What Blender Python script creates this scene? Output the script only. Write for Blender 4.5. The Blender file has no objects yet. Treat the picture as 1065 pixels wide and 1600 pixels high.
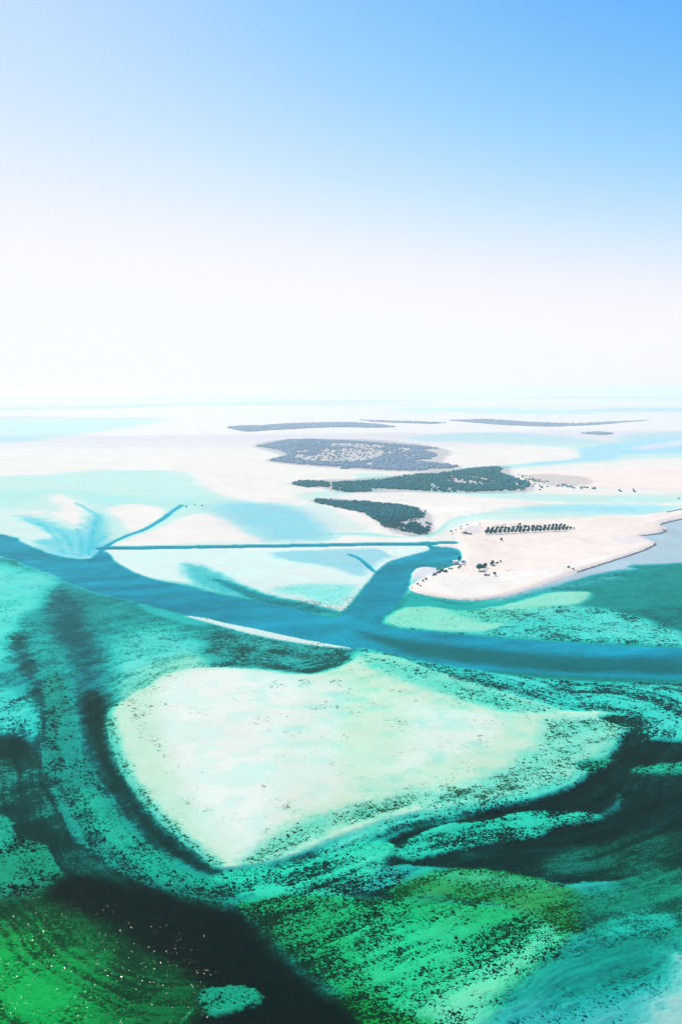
import bpy, math, random
import numpy as np
from mathutils import Vector, Quaternion

R = math.radians
S = bpy.context.scene
COL = S.collection

# ------------------------------------------------------------------ camera
CAM_H, FOC, PITCH = 220.0, 1300.0, R(8.53)
cam_d = bpy.data.cameras.new('camera')
cam = bpy.data.objects.new('camera', cam_d)
COL.objects.link(cam)
cam.location = (0, 0, CAM_H)
cam.rotation_euler = (R(90) - PITCH, 0, 0)
cam_d.sensor_fit = 'VERTICAL'
cam_d.sensor_height = 36.0
cam_d.lens = 36.0 * FOC / 1600.0
cam_d.clip_start = 1.0
cam_d.clip_end = 150000.0
S.camera = cam

# ------------------------------------------------------------------ sky, sun, exposure
SUN_EL, SUN_AZ = R(46), R(-31)          # azimuth from +Y, negative = left of the view
w = bpy.data.worlds.new('World')
S.world = w
w.use_nodes = True
wn = w.node_tree.nodes
wl = w.node_tree.links
bg = wn['Background']
sky = wn.new('ShaderNodeTexSky')
sky.sky_type = 'NISHITA'
sky.sun_disc = False
sky.sun_elevation = SUN_EL
sky.sun_rotation = SUN_AZ
sky.altitude = 200
sky.air_density = 1.0
sky.dust_density = 0.3
sky.ozone_density = 3.0


def vmath(op, a, b):
    n = wn.new('ShaderNodeVectorMath')
    n.operation = op
    wl.new(a, n.inputs[0])
    n.inputs[1].default_value = b
    return n.outputs[0]


EXPO = 0.42
SKY_GAIN, SKY_GAMMA, SKY_MAX = (50.0, 7.5, 10.0), (3.38, 2.08, 1.7), (0.955, 0.985, 1.0)
sep = wn.new('ShaderNodeSeparateXYZ')
com = wn.new('ShaderNodeCombineXYZ')
wl.new(vmath('MULTIPLY', sky.outputs[0], (.1, .1, .1)), sep.inputs[0])


def smath(op, a, b=None):
    n = wn.new('ShaderNodeMath')
    n.operation = op
    for i, q in enumerate((a, b)):
        if q is None:
            continue
        if isinstance(q, (int, float)):
            n.inputs[i].default_value = q
        else:
            wl.new(q, n.inputs[i])
    return n.outputs[0]


for i in range(3):                       # film-like contrast and shoulder: 1 - exp(-gain * x ^ gamma)
    x = smath('MULTIPLY', smath('POWER', sep.outputs[i], SKY_GAMMA[i]), -SKY_GAIN[i])
    wl.new(smath('SUBTRACT', 1.0, smath('EXPONENT', x)), com.inputs[i])
mxs = tuple(q * 10 / 2 ** EXPO for q in SKY_MAX)
wl.new(vmath('MULTIPLY', com.outputs[0], mxs), bg.inputs[0])
bg.inputs[1].default_value = 0.10

sd = bpy.data.lights.new('sun', 'SUN')
sd.energy = 4.0
sd.angle = R(0.53)
sd.color = (1.0, 0.87, 0.70)
so = bpy.data.objects.new('sun', sd)
COL.objects.link(so)
sdir = Vector((math.sin(SUN_AZ) * math.cos(SUN_EL), math.cos(SUN_AZ) * math.cos(SUN_EL), math.sin(SUN_EL)))
so.rotation_euler = (-sdir).to_track_quat('-Z', 'Y').to_euler()
so.location = sdir * 500

S.view_settings.view_transform = 'Standard'
S.view_settings.look = 'None'
S.view_settings.exposure = EXPO
S.view_settings.gamma = 1.0
S.view_settings.use_curve_mapping = False
S.render.engine = 'CYCLES'
S.cycles.use_denoising = True
S.cycles.max_bounces = 6
S.cycles.diffuse_bounces = 2
S.cycles.glossy_bounces = 2
S.cycles.transparent_max_bounces = 12
S.cycles.volume_bounces = 3

HAZE_DENSITY = 8.0e-5
HAZE_COLOR = (0.78, 0.93, 0.98)
WATER_ABS = (0.75, 0.042, 0.060)        # absorption per metre

# ------------------------------------------------------------------ survey: photograph pixel -> ground point
CP, SP = math.cos(PITCH), math.sin(PITCH)


def at(u, v, z=0.0):
    """ground point (at height z) that the survey camera saw at (u, v)"""
    cx, cy = (u - 532.5) / FOC, -(v - 800.0) / FOC
    dx, dy, dz = cx, CP + cy * SP, -SP + cy * CP
    t = (z - CAM_H) / dz
    return Vector((dx * t, dy * t, z))


def at_np(p):
    p = np.asarray(p, float)
    cx, cy = (p[:, 0] - 532.5) / FOC, -(p[:, 1] - 800.0) / FOC
    dx, dy, dz = cx, CP + cy * SP, -SP + cy * CP
    dz = np.minimum(dz, -0.002)
    t = -CAM_H / dz
    return np.stack([dx * t, dy * t], 1)


def hash2(ix, iy, seed):
    h = (ix.astype(np.int64) * 374761393 + iy.astype(np.int64) * 668265263 + seed * 1442695041) & 0xffffffff
    h = ((h ^ (h >> 13)) * 1274126177) & 0xffffffff
    h = h ^ (h >> 16)
    return (h & 0xffff) / 65535.0


def vnoise(x, y, seed=0):
    ix, iy = np.floor(x), np.floor(y)
    fx, fy = x - ix, y - iy
    fx = fx * fx * (3 - 2 * fx)
    fy = fy * fy * (3 - 2 * fy)
    a, b = hash2(ix, iy, seed), hash2(ix + 1, iy, seed)
    c, d = hash2(ix, iy + 1, seed), hash2(ix + 1, iy + 1, seed)
    return (a * (1 - fx) + b * fx) * (1 - fy) + (c * (1 - fx) + d * fx) * fy


def fbm(x, y, seed=0, octv=4):
    s, a, t = 0, 0.5, 0
    for i in range(octv):
        s = s + a * vnoise(x * 2 ** i + 17.3 * i, y * 2 ** i - 9.1 * i, seed + i)
        t += a
        a *= 0.55
    return s / t - 0.5


def spline(pts, closed=True, n=4):
    p = np.asarray(pts, float)
    N = len(p)
    out = []
    rng = range(N) if closed else range(N - 1)
    for i in rng:
        if closed:
            p0, p1, p2, p3 = p[i - 1], p[i], p[(i + 1) % N], p[(i + 2) % N]
        else:
            p0, p1, p2, p3 = p[max(i - 1, 0)], p[i], p[i + 1], p[min(i + 2, N - 1)]
        for k in range(n):
            t = k / n
            out.append(0.5 * ((2 * p1) + (p2 - p0) * t + (2 * p0 - 5 * p1 + 4 * p2 - p3) * t * t + (3 * p1 - p0 - 3 * p2 + p3) * t ** 3))
    if not closed:
        out.append(p[-1])
    return np.array(out)


def seg_dist(px, py, poly, closed):
    """distance to the outline and, for closed outlines, the inside mask"""
    d2 = np.full(px.shape, 1e20)
    ins = np.zeros(px.shape, bool)
    n = len(poly)
    for i in range(n if closed else n - 1):
        ax, ay = poly[i]
        bx, by = poly[(i + 1) % n]
        ex, ey = bx - ax, by - ay
        l2 = ex * ex + ey * ey
        if l2 < 1e-9:
            continue
        qx, qy = px - ax, py - ay
        t = np.clip((qx * ex + qy * ey) / l2, 0, 1)
        rx, ry = qx - t * ex, qy - t * ey
        np.minimum(d2, rx * rx + ry * ry, out=d2)
        if closed:
            c = ((ay > py) != (by > py))
            if c.any():
                ins ^= c & (px < ex * (py - ay) / (ey if abs(ey) > 1e-12 else 1e-12) + ax)
    return np.sqrt(d2), ins


# ------------------------------------------------------------------ terrain sheet (seabed, flats and island in one grid)
vv = np.concatenate([[609.0, 611, 613], np.arange(615, 700, 0.8), np.arange(700, 960, 1.0), np.arange(960, 1605, 1.25),
                     np.arange(1606, 1750, 8), np.arange(1760, 2600, 60), np.arange(2700, 6000, 600)])
uu = np.concatenate([np.linspace(-9000, -700, 28), np.linspace(-650, -40, 50), np.arange(-30, 1096, 1.9),
                     np.linspace(1105, 1715, 50), np.linspace(1765, 10065, 28)])
nv, nu = len(vv), len(uu)
U, V = np.meshgrid(uu, vv)
G = at_np(np.stack([U.ravel(), V.ravel()], 1))
X, Y = G[:, 0], G[:, 1]
U, V = U.ravel(), V.ravel()
MPP = np.hypot(np.hypot(X, Y), CAM_H) / FOC        # metres per photo pixel there
NP_ = len(X)
dist = np.hypot(np.hypot(X, Y), CAM_H)
PATHF = dist / CAM_H + 1.0 / math.sin(SUN_EL)       # light path in the water per metre of depth

SAND = (0.71, 0.69, 0.55)
DRY = (0.74, 0.67, 0.52)
WHITE = (0.74, 0.73, 0.59)
GREYF = (0.55, 0.55, 0.53)
SILT = (0.06, 0.34, 0.40)
SILTB = (0.010, 0.34, 0.48)
DARK = (0.010, 0.034, 0.030)
DTEAL = (0.012, 0.060, 0.055)
OLIVE = (0.035, 0.085, 0.018)
ALGAE = (0.05, 0.26, 0.06)
MINT = (0.63, 0.67, 0.45)
BLACK = (0.001, 0.008, 0.006)

f_L = np.full(NP_, 0.10)                 # optical path of the water there, metres
f_b = np.tile(np.array(SAND), (NP_, 1))
f_g = np.tile(np.array(DARK), (NP_, 1))
f_d = np.zeros(NP_)
f_p = np.full(NP_, 0.6)
_near = np.clip((V - 900) / 60, 0, 1)
f_L += (6.5 - f_L) * _near
f_d += .35 * _near
f_b += (np.array((.40, .50, .40)) - f_b) * _near[:, None]
f_i = np.zeros(NP_)                      # dry land


def mask(pts, soft=6, amp=4, scale=18, line=None, sp=True, seed=1):
    closed = line is None
    P = spline(pts, closed) if sp else np.asarray(pts, float)
    m = (line or 0) + soft + amp + 12
    lo, hi = P.min(0) - m, P.max(0) + m
    idx = np.nonzero((U >= lo[0]) & (U <= hi[0]) & (V >= lo[1]) & (V <= hi[1]))[0]
    W = at_np(P)
    d, ins = seg_dist(X[idx], Y[idx], W, closed)
    mp = MPP[idx]
    if closed:
        s = np.where(ins, -d, d) / mp
    else:
        s = d / mp - line
    if amp:
        mm = mp.mean()
        xr, yr = X[idx] * .88 + Y[idx] * .47, -X[idx] * .47 + Y[idx] * .88
        s = s + amp * (2.4 * fbm(X[idx] / mm / scale, Y[idx] / mm / scale, seed, 6) + 1.3 * fbm(xr / mm / 9, yr / mm / 3, seed + 50, 3) * min(1, soft / 5))
    t = np.clip(0.5 - s / max(soft, 0.5), 0, 1)
    return idx, t * t * (3 - 2 * t), s


_seed = [1]


def lay(pts, soft=6, amp=4, scale=18, line=None, k=1.0, L=None, b=None, g=None, d=None, p=None, sp=True, ls=None):
    _seed[0] += 3
    vm = float(np.mean([q[1] for q in pts]))
    if vm < 832 and soft >= 4 and line is None and L is not None:
        soft, amp = soft * 3.0, amp * 2.2
    idx, m, s = mask(pts, soft, amp, scale, line, sp, _seed[0])
    if ls:
        q = np.clip(0.5 - s / ls, 0, 1)
        ms = q * q * (3 - 2 * q) * k
    elif soft >= 5 and L is not None and L > 1 and s.size and V[idx].mean() > 900:
        q = np.clip(0.5 - s / (soft * 2.4), 0, 1)
        ms = q * q * (3 - 2 * q) * k
    else:
        ms = m * k
    m = m * k
    if L is not None:
        f_L[idx] += (L - f_L[idx]) * ms
    if d is not None:
        f_d[idx] += (d - f_d[idx]) * m
    if p is not None:
        f_p[idx] += (p - f_p[idx]) * m
    if b is not None:
        f_b[idx] += (np.array(b) - f_b[idx]) * ms[:, None]
    if g is not None:
        f_g[idx] += (np.array(g) - f_g[idx]) * m[:, None]


# ---- mosaic of wet and dry far flats
_far = np.clip((715 - V) / 50, 0, 1)
f_L += _far * 1.5 * np.clip(fbm(X / 2600, Y / 1500, 91, 6) * 5 - .2, 0, 1)
f_b += (np.array((.50, .52, .52)) - f_b) * (_far * np.clip(fbm(X / 3800 + 7, Y / 1200, 95, 6) * 6 - .3, 0, .8))[:, None]
# ---- far flats and lagoons
lay([(-900, 622), (500, 618), (1900, 622), (1900, 626), (500, 621), (-900, 628)], 4, 2, 40, L=2.2, b=GREYF, sp=False)
lay([(-900, 640), (0, 636), (300, 629), (560, 626), (700, 628), (560, 630), (300, 634), (0, 641), (-900, 648)], 4, 3, 40, L=2.4, b=GREYF)
lay([(600, 640), (760, 636), (900, 640), (1065, 636), (1900, 634), (1900, 642), (1065, 644), (880, 648), (740, 645)], 8, 6, 40, L=2.6)
lay([(-900, 655), (0, 655), (130, 653), (262, 655), (205, 667), (130, 678), (60, 686), (0, 692), (-900, 712)], 6, 3, 40, L=2.2)
lay([(640, 683), (760, 675), (900, 683), (960, 690), (1065, 673), (1900, 660), (1900, 715), (1065, 716), (960, 722), (860, 728), (720, 737), (700, 740), (735, 731), (860, 720), (912, 712), (905, 703), (830, 696), (740, 691), (660, 690)], 8, 5, 40, L=2.2)
lay([(905, 700), (1000, 690), (1065, 684), (1900, 680), (1900, 705), (1065, 708), (960, 716), (860, 725), (730, 735), (860, 721), (910, 713)], 6, 4, 40, L=3.2, b=(0.55, 0.62, 0.62))
lay([(985, 700), (1040, 690), (1065, 688), (1200, 690), (1065, 696), (1010, 702)], 5, 3, 40, L=0.8)
# wide shallow lagoon on the left
lay([(-900, 748), (0, 743), (100, 738), (180, 734), (260, 736), (295, 742), (310, 756), (340, 771), (390, 783), (450, 789), (492, 798), (514, 815), (524, 838), (500, 846), (330, 850), (165, 856), (0, 900), (-900, 960)], 14, 6, 30, L=2.6)
lay([(330, 790), (400, 786), (460, 792), (498, 806), (514, 830), (505, 842), (440, 845), (410, 842), (380, 826), (345, 806)], 26, 8, 30, L=4.0, b=(.46, .56, .55))
lay([(0, 770), (70, 765), (180, 770), (250, 782), (330, 778), (330, 792), (250, 792), (160, 790), (90, 776), (0, 790)], 20, 10, 25, L=3.8)
lay([(-40, 805), (30, 795), (70, 800), (100, 830), (60, 842), (20, 838), (-40, 820)], 16, 8, 20, L=1.2)
lay([(166, 797), (200, 787), (240, 790), (262, 799), (252, 812), (226, 825), (204, 832), (190, 815)], 7, 3, 18, L=0.35)
lay([(75, 776), (95, 771), (118, 778), (135, 792), (133, 812), (118, 826), (100, 815), (60, 800), (48, 810), (85, 824), (60, 815), (40, 805), (52, 798), (90, 797)], 10, 7, 12, L=0.6)
lay([(172, 853), (200, 843), (240, 827), (280, 810), (320, 802), (352, 812), (385, 832), (412, 846), (300, 849)], 8, 3, 20, L=0.35)
# fan of silted gullies where the channels meet
lay([(30, 806), (70, 812), (120, 830), (150, 800), (170, 830), (165, 862), (120, 872), (80, 866), (60, 846), (90, 838), (60, 822)], 26, 12, 10, k=.8, L=9, b=(0.46, 0.56, 0.56))
for pl, wd, LL in [([(118, 785), (138, 796), (152, 806), (160, 814)], 2.2, 10), ([(150, 812), (146, 836), (138, 866)], 4, 9), ([(120, 826), (128, 846), (126, 868)], 2.5, 9),
                   ([(40, 812), (70, 824), (90, 845), (100, 866)], 2.0, 8), ([(60, 818), (100, 834), (115, 866)], 1.5, 8), ([(165, 838), (150, 850), (145, 868)], 3, 10)]:
    lay(pl, 7, 4, 10, wd, k=.7, L=LL * 1.5, b=(0.35, 0.5, 0.56))
lay([(148, 872), (168, 852), (196, 838), (226, 827), (252, 812), (268, 800), (284, 789)], 4, 1.5, 12, 4.0, L=26, b=SILTB)
lay([(268, 800), (290, 788), (300, 784)], 8, 3, 12, 5, k=.6, L=8)

f_L[V < 875] = .12 + .20 * (f_L[V < 875] - .12)

# ---- sand flat south of the straight canal
FLAT = [(168, 861), (300, 858), (450, 857), (540, 857), (600, 854), (672, 857), (640, 866), (606, 876), (586, 893), (562, 923), (538, 952), (520, 956), (470, 946), (440, 936), (400, 931), (330, 921), (300, 912), (245, 903), (210, 891), (185, 878)]
lay(FLAT, 3, 2, 20, L=0.35, b=WHITE)
lay([(420, 866), (470, 860), (560, 858), (592, 857), (625, 866), (600, 874), (578, 890), (560, 900), (520, 886), (470, 878)], 24, 8, 20, L=.9, b=(.50, .57, .55))
lay([(592, 855), (640, 853), (670, 857), (645, 864), (615, 869), (600, 862)], 4, 2, 20, L=0.35, b=WHITE)
lay([(545, 866), (560, 872), (575, 884), (585, 893)], 4, 2, 20, 3, L=9, b=SILTB)
lay([(288, 882), (310, 884), (350, 900), (372, 915), (420, 932), (380, 932), (330, 921), (300, 905)], 14, 8, 12, L=3, b=(0.45, 0.55, 0.52), d=.14)
lay([(335, 905), (370, 912), (420, 930), (470, 940), (530, 956), (470, 952), (400, 936)], 6, 4, 12, L=9, b=SILT)
lay([(430, 925), (470, 930), (520, 945), (545, 930), (552, 915), (500, 912), (450, 915)], 14, 8, 10, L=1.5, d=.12)

lay([(620, 838), (680, 830), (700, 815), (720, 805), (800, 795), (860, 789), (960, 787), (1065, 790), (1300, 780), (1300, 735), (1065, 790), (1040, 798), (1000, 804), (900, 809), (820, 812), (740, 814), (705, 826), (680, 838)], 12, 5, 20, L=.45)
lay([(790, 796), (860, 790), (960, 789), (1050, 792), (1030, 798), (980, 802), (880, 800)], 22, 6, 20, L=.9, b=(.6, .66, .62))
lay([(560, 740), (680, 752), (860, 772), (1065, 772), (1300, 770), (1300, 790), (1065, 786), (860, 784), (700, 772), (600, 766), (480, 780), (470, 770), (560, 764)], 16, 6, 20, L=.55)
lay([(470, 790), (500, 782), (600, 836), (660, 842), (560, 840), (500, 820)], 10, 4, 14, L=.3)
lay([(490, 838), (540, 832), (600, 836), (640, 842), (600, 838), (540, 835)], 3, 2, 14, L=1.2)
lay([(462, 768), (520, 772), (600, 779), (700, 786), (760, 787)], 2, 2, 14, 1.0, L=.9)
lay([(505, 842), (560, 834), (600, 833), (640, 836)], 2, 2, 14, 1.0, L=1.4)
lay([(668, 839), (690, 826), (704, 814), (740, 805), (800, 801), (860, 800)], 4, 2, 14, 2.4, k=.9, L=1.5)
lay([(450, 745), (560, 742), (680, 738), (740, 730)], 4, 3, 14, 2.0, L=1.3)
# ---- right-hand flats and deep bay
lay([(1000, 838), (1030, 822), (1065, 810), (1900, 740), (1900, 870), (1065, 880), (1000, 891), (930, 903), (870, 918), (800, 937), (770, 938), (850, 912), (950, 878), (1020, 852)], 3, 2, 20, L=.38, b=(0.47, 0.49, 0.48))
lay([(600, 966), (622, 938), (650, 928), (720, 940), (800, 935), (860, 920), (900, 906), (960, 892), (1000, 889), (1065, 880), (1900, 868), (1900, 1030), (1065, 1012), (950, 1005), (850, 999), (760, 993), (680, 986), (620, 981)], 5, 3, 20, L=10, b=(0.30, 0.36, 0.34), d=.1)
lay([(870, 915), (930, 902), (960, 893), (1000, 890), (960, 906), (900, 918), (850, 928), (800, 934)], 14, 6, 12, L=4, b=(.4, .42, .4), d=.3, p=.7)
lay([(940, 968), (1000, 950), (1065, 945), (1500, 940), (1500, 985), (1065, 988), (1000, 980)], 20, 8, 20, L=10, b=(.2, .3, .28), d=.35)
# seagrass shallows between the bay and the main channel
lay([(640, 950), (760, 950), (850, 945), (930, 948), (1000, 962), (1065, 985), (1200, 1000), (1200, 1016), (1065, 1009), (950, 1003), (850, 998), (760, 992), (680, 985), (620, 979), (600, 968)], 10, 6, 12, L=4.2, b=SAND, d=.42, p=1, g=DTEAL)
lay([(940, 962), (1000, 972), (1065, 990), (1065, 1006), (960, 1000), (900, 990)], 18, 8, 12, L=3.2, d=.30)
lay([(598, 967), (625, 950), (650, 942), (700, 947), (790, 936), (850, 926), (916, 923), (923, 933), (900, 944), (850, 950), (800, 968), (760, 985), (700, 986), (640, 980), (612, 976)], 7, 3, 14, L=1.5, b=MINT, d=.10)
lay([(700, 948), (780, 952), (860, 946), (920, 944), (900, 958), (800, 972), (740, 970)], 12, 8, 10, k=.8, L=3.2, d=.42)
lay([(645, 925), (700, 941), (760, 942), (820, 930), (860, 922), (800, 941), (730, 952), (670, 946), (632, 946)], 6, 4, 12, L=8, b=(.45, .5, .46), d=.12)

# ---- main channel, creek and basin
MAIN = [(-900, 640), (-300, 770), (0, 834), (30, 845), (62, 859), (105, 871), (140, 872), (166, 862), (184, 879), (210, 893), (246, 906), (300, 916), (332, 925), (400, 937), (470, 952), (515, 962), (537, 956), (562, 926), (586, 896), (606, 879), (640, 868), (662, 862), (672, 857), (664, 850), (668, 846), (690, 852), (706, 855), (717, 860), (720, 871), (712, 882), (700, 887), (676, 886), (655, 886), (645, 893), (641, 905), (640, 918), (628, 932), (612, 950), (596, 969), (620, 980), (680, 985), (760, 993), (850, 999), (950, 1004), (1065, 1011), (1900, 1050), (1900, 1115), (1065, 1066), (900, 1060), (800, 1052), (720, 1041), (650, 1029), (560, 1012), (480, 998), (400, 983), (330, 970), (270, 954), (220, 941), (150, 925), (95, 904), (70, 893), (30, 880), (0, 868), (-300, 800), (-900, 660)]
lay(MAIN, 4.5, 2.4, 12, L=8, b=SILTB, d=0)
idx, m, _s = mask(MAIN, 4, 2, 12, seed=6)
f_b[idx] *= 1 + m[:, None] * (.9 * fbm((X[idx] + Y[idx] * .55) / 130, (Y[idx] - X[idx] * .35) / 30, 191, 5) + .5 * fbm(X[idx] / 22, Y[idx] / 16, 193, 4))[:, None]
f_L[idx] *= 1 + m * .5 * fbm(X[idx] / 150, Y[idx] / 110, 195, 5)
lay([(560, 985), (700, 1005), (850, 1018), (1065, 1028), (1900, 1062), (1900, 1100), (1065, 1052), (900, 1046), (780, 1038), (660, 1022)], 18, 4, 30, k=.85, L=12, d=0, b=(.008, .17, .18))
lay([(760, 1044), (900, 1052), (1065, 1058), (1400, 1075), (1400, 1090), (1065, 1068), (900, 1062), (800, 1054)], 8, 3, 30, L=8, d=0, b=(.03, .26, .24))
lay([(-10, 838), (40, 858), (110, 885), (200, 912), (300, 935), (420, 962), (520, 980)], 14, 4, 20, 6, k=.6, L=9, d=0, b=(.02, .34, .43))
lay([(560, 965), (590, 925), (625, 890), (660, 872), (700, 868)], 10, 3, 20, 9, k=.7, L=9.5, d=0, b=(.02, .31, .40))
lay([(664, 880), (690, 874), (712, 884), (690, 890)], 12, 4, 10, k=.4, L=10, b=(.3, .42, .44))
lay([(162, 856.5), (300, 854.5), (450, 852.5), (560, 850.5), (668, 849.5)], 2.4, 1.6, 10, 13, L=9, b=SILTB, sp=False)
lay([(660, 848.5), (690, 847.6), (708, 847.4)], 1.5, .4, 12, 9, L=9, b=SILTB, sp=False)
lay([(674, 852), (690, 850.6), (716, 851), (714, 856), (700, 855), (684, 853.8)], 1.5, .5, 10, L=0, b=DRY)

# ---- turquoise ground south-west of the channel
lay([(-900, 690), (-300, 830), (0, 870), (30, 881), (70, 894), (95, 905), (150, 926), (220, 942), (270, 955), (330, 971), (400, 984), (480, 999), (560, 1013), (600, 1020), (560, 1050), (400, 1052), (250, 1062), (172, 1110), (180, 1180), (100, 1200), (-20, 1180), (-900, 1180)], 3, 2, 14, L=6.5, b=(.36, .46, .44), d=.34, p=.30, g=(.012, .10, .105))
lay([(-300, 845), (0, 878), (40, 890), (75, 898), (92, 912), (70, 940), (45, 965), (30, 1000), (10, 1030), (-30, 1050), (-300, 1050)], 18, 10, 16, L=3.0, b=SAND, d=.16, p=.9)
lay([(110, 925), (170, 935), (260, 958), (330, 975), (320, 990), (240, 985), (170, 975), (120, 960)], 16, 6, 16, L=8, d=.30, b=(.35, .45, .42))
lay([(215, 942), (270, 955), (330, 972), (300, 974), (240, 958)], 6, 3, 16, L=5, d=.05, b=(.5, .5, .45))
lay([(160, 1010), (200, 985), (250, 975), (300, 990), (325, 1010), (320, 1035), (280, 1045), (245, 1060), (200, 1085), (172, 1110), (165, 1070)], 34, 14, 14, L=3.2, b=SAND, d=.30, p=.6, g=(.02, .14, .12))
lay([(168, 1112), (185, 1070), (235, 1035), (320, 1020), (420, 1035), (380, 1056), (290, 1060), (245, 1085), (215, 1120), (190, 1150)], 30, 12, 10, L=1.8, b=MINT, d=.30, p=.7, g=(.04, .18, .12))
lay([(330, 985), (400, 995), (480, 1005), (550, 1018), (530, 1040), (480, 1050), (400, 1044), (330, 1040)], 16, 6, 14, L=6, b=(.4, .45, .38), d=.55, p=.8, g=(.012, .055, .048))
lay([(370, 996), (440, 1003), (520, 1012), (470, 1018), (400, 1010)], 10, 5, 10, k=.7, L=4, d=.35)
lay([(286, 961), (320, 964.5), (345, 971), (400, 982), (450, 993), (500, 1003), (560, 1014), (500, 1009), (440, 1000), (390, 990), (345, 978), (310, 968)], 2.5, 1.6, 10, L=.4, b=SAND, d=.1, p=1)

# ---- left-hand seagrass bands
lay([(90, 915), (120, 930), (135, 965), (150, 1000), (165, 1045), (168, 1110), (176, 1160), (195, 1210), (232, 1266), (290, 1319), (360, 1362), (330, 1368), (262, 1338), (210, 1292), (165, 1232), (138, 1180), (124, 1120), (118, 1060), (100, 1010), (75, 965)], 26, 10, 12, L=8, b=(.05, .27, .28), d=.58, p=.55, g=(.002, .075, .085))
lay([(125, 1080), (160, 1080), (168, 1115), (176, 1162), (196, 1212), (234, 1268), (290, 1320), (345, 1358), (300, 1350), (240, 1315), (190, 1258), (150, 1190), (132, 1130)], 22, 7, 10, L=7, b=(.06, .20, .15), d=.88, p=.55, g=(.001, .018, .014))
lay([(40, 955), (75, 985), (95, 1015), (112, 1050), (120, 1110), (128, 1150), (120, 1175), (80, 1180), (60, 1170), (70, 1120), (66, 1085), (50, 1040), (35, 990)], 14, 8, 12, L=6.5, b=(.5, .55, .48), d=.35, p=.6)
lay([(30, 985), (48, 1010), (62, 1050), (76, 1090), (82, 1120), (75, 1165), (70, 1200), (52, 1170), (60, 1120), (48, 1080), (28, 1040), (15, 1010)], 20, 11, 10, L=8, d=.70, p=.6, g=(.002, .055, .058))
lay([(-60, 1060), (0, 1072), (45, 1085), (58, 1110), (62, 1135), (45, 1150), (20, 1146), (-60, 1130)], 18, 9, 9, L=4.5, b=SAND, d=.32, p=1)
lay([(66, 1050), (100, 1060), (116, 1110), (128, 1160), (150, 1210), (185, 1262), (240, 1318), (300, 1355), (360, 1372), (430, 1392), (390, 1402), (300, 1404), (253, 1384), (197, 1361), (158, 1333), (115, 1302), (93, 1262), (76, 1217), (64, 1180), (72, 1130)], 7, 5, 9, L=7.5, b=(.20, .36, .28), d=.28, p=1, g=DARK)
lay([(110, 1240), (150, 1235), (190, 1280), (250, 1330), (310, 1362), (370, 1380), (330, 1398), (250, 1370), (180, 1330), (130, 1290)], 16, 8, 9, L=6, b=(.26, .48, .30), d=.30, p=1, g=DARK)
lay([(-300, 1140), (0, 1146), (40, 1152), (62, 1180), (77, 1218), (94, 1263), (116, 1303), (158, 1334), (197, 1362), (253, 1386), (300, 1406), (370, 1424), (330, 1440), (200, 1400), (110, 1372), (84, 1340), (70, 1311), (50, 1306), (22, 1298), (15, 1284), (-20, 1264), (-300, 1250)], 8, 6, 9, L=8, b=(.10, .24, .18), d=.78, p=.6, g=(.006, .03, .026))
lay([(-30, 1190), (30, 1180), (58, 1200), (75, 1240), (95, 1290), (60, 1280), (30, 1255), (-30, 1245)], 18, 8, 9, L=7, d=.58, p=.7, b=(.2, .4, .3))
lay([(-300, 1262), (-10, 1270), (18, 1290), (30, 1300), (52, 1307), (72, 1314), (88, 1345), (110, 1372), (70, 1400), (0, 1424), (-300, 1470)], 6, 5, 9, L=7, b=(.16, .36, .20), d=.25, p=1, g=BLACK)
lay([(-20, 1268), (15, 1290), (40, 1304), (10, 1330), (-20, 1330)], 10, 5, 7, L=6, b=(.2, .45, .28), d=.45, p=1)
lay([(-40, 1372), (20, 1375), (55, 1380), (40, 1396), (0, 1412), (-40, 1420)], 10, 6, 7, d=.55, p=1)

# ---- pale bank
BANK = [(232, 1072), (250, 1058), (290, 1045), (330, 1042), (400, 1045), (480, 1052), (530, 1040), (570, 1020), (620, 1026), (660, 1041), (720, 1062), (800, 1085), (880, 1108), (945, 1110), (985, 1120), (980, 1140), (950, 1165), (920, 1190), (890, 1215), (830, 1236), (760, 1250), (680, 1266), (620, 1277), (560, 1297), (500, 1320), (440, 1342), (400, 1350), (352, 1358), (320, 1340), (290, 1316), (250, 1281), (215, 1240), (190, 1200), (172, 1150), (168, 1115), (200, 1088)]
lay([(560, 1010), (660, 1030), (760, 1048), (900, 1062), (1065, 1068), (1900, 1110), (1900, 1200), (1065, 1152), (1000, 1150), (960, 1165), (900, 1130), (760, 1090), (640, 1050), (560, 1040)], 8, 5, 10, L=4.5, b=(.60, .66, .52), d=.40, p=1, g=DTEAL)
lay(BANK, 4, 4, 9, ls=22, L=.42, b=MINT, d=.07, p=1, g=(.06, .14, .05))
lay([(256, 1062), (330, 1045), (430, 1050), (520, 1062), (600, 1080), (700, 1110), (780, 1120), (760, 1160), (640, 1200), (540, 1235), (440, 1285), (390, 1330), (350, 1325), (300, 1270), (262, 1190), (243, 1110)], 40, 12, 14, L=.3, b=(.70, .69, .52), d=.03)
lay([(330, 1045), (420, 1050), (470, 1080), (430, 1180), (400, 1290), (370, 1300), (300, 1220), (255, 1110), (262, 1062)], 30, 8, 12, k=.5, L=.22, b=WHITE)
lay([(560, 1022), (640, 1036), (720, 1062), (800, 1086), (870, 1106), (800, 1110), (700, 1085), (600, 1050)], 16, 8, 10, L=2.4, b=MINT, d=.20, p=1, g=DTEAL)
lay([(560, 1050), (620, 1080), (640, 1140), (600, 1210), (540, 1230), (530, 1160), (540, 1090)], 40, 12, 12, k=.6, L=.5, b=(.62, .68, .42))
lay([(860, 1125), (930, 1120), (985, 1130), (960, 1160), (920, 1190), (885, 1215), (830, 1235), (740, 1252), (660, 1262), (700, 1235), (780, 1205), (840, 1160)], 18, 10, 8, L=1.6, d=.34, p=1, b=(.55, .66, .45), g=(.025, .09, .04))
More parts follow.
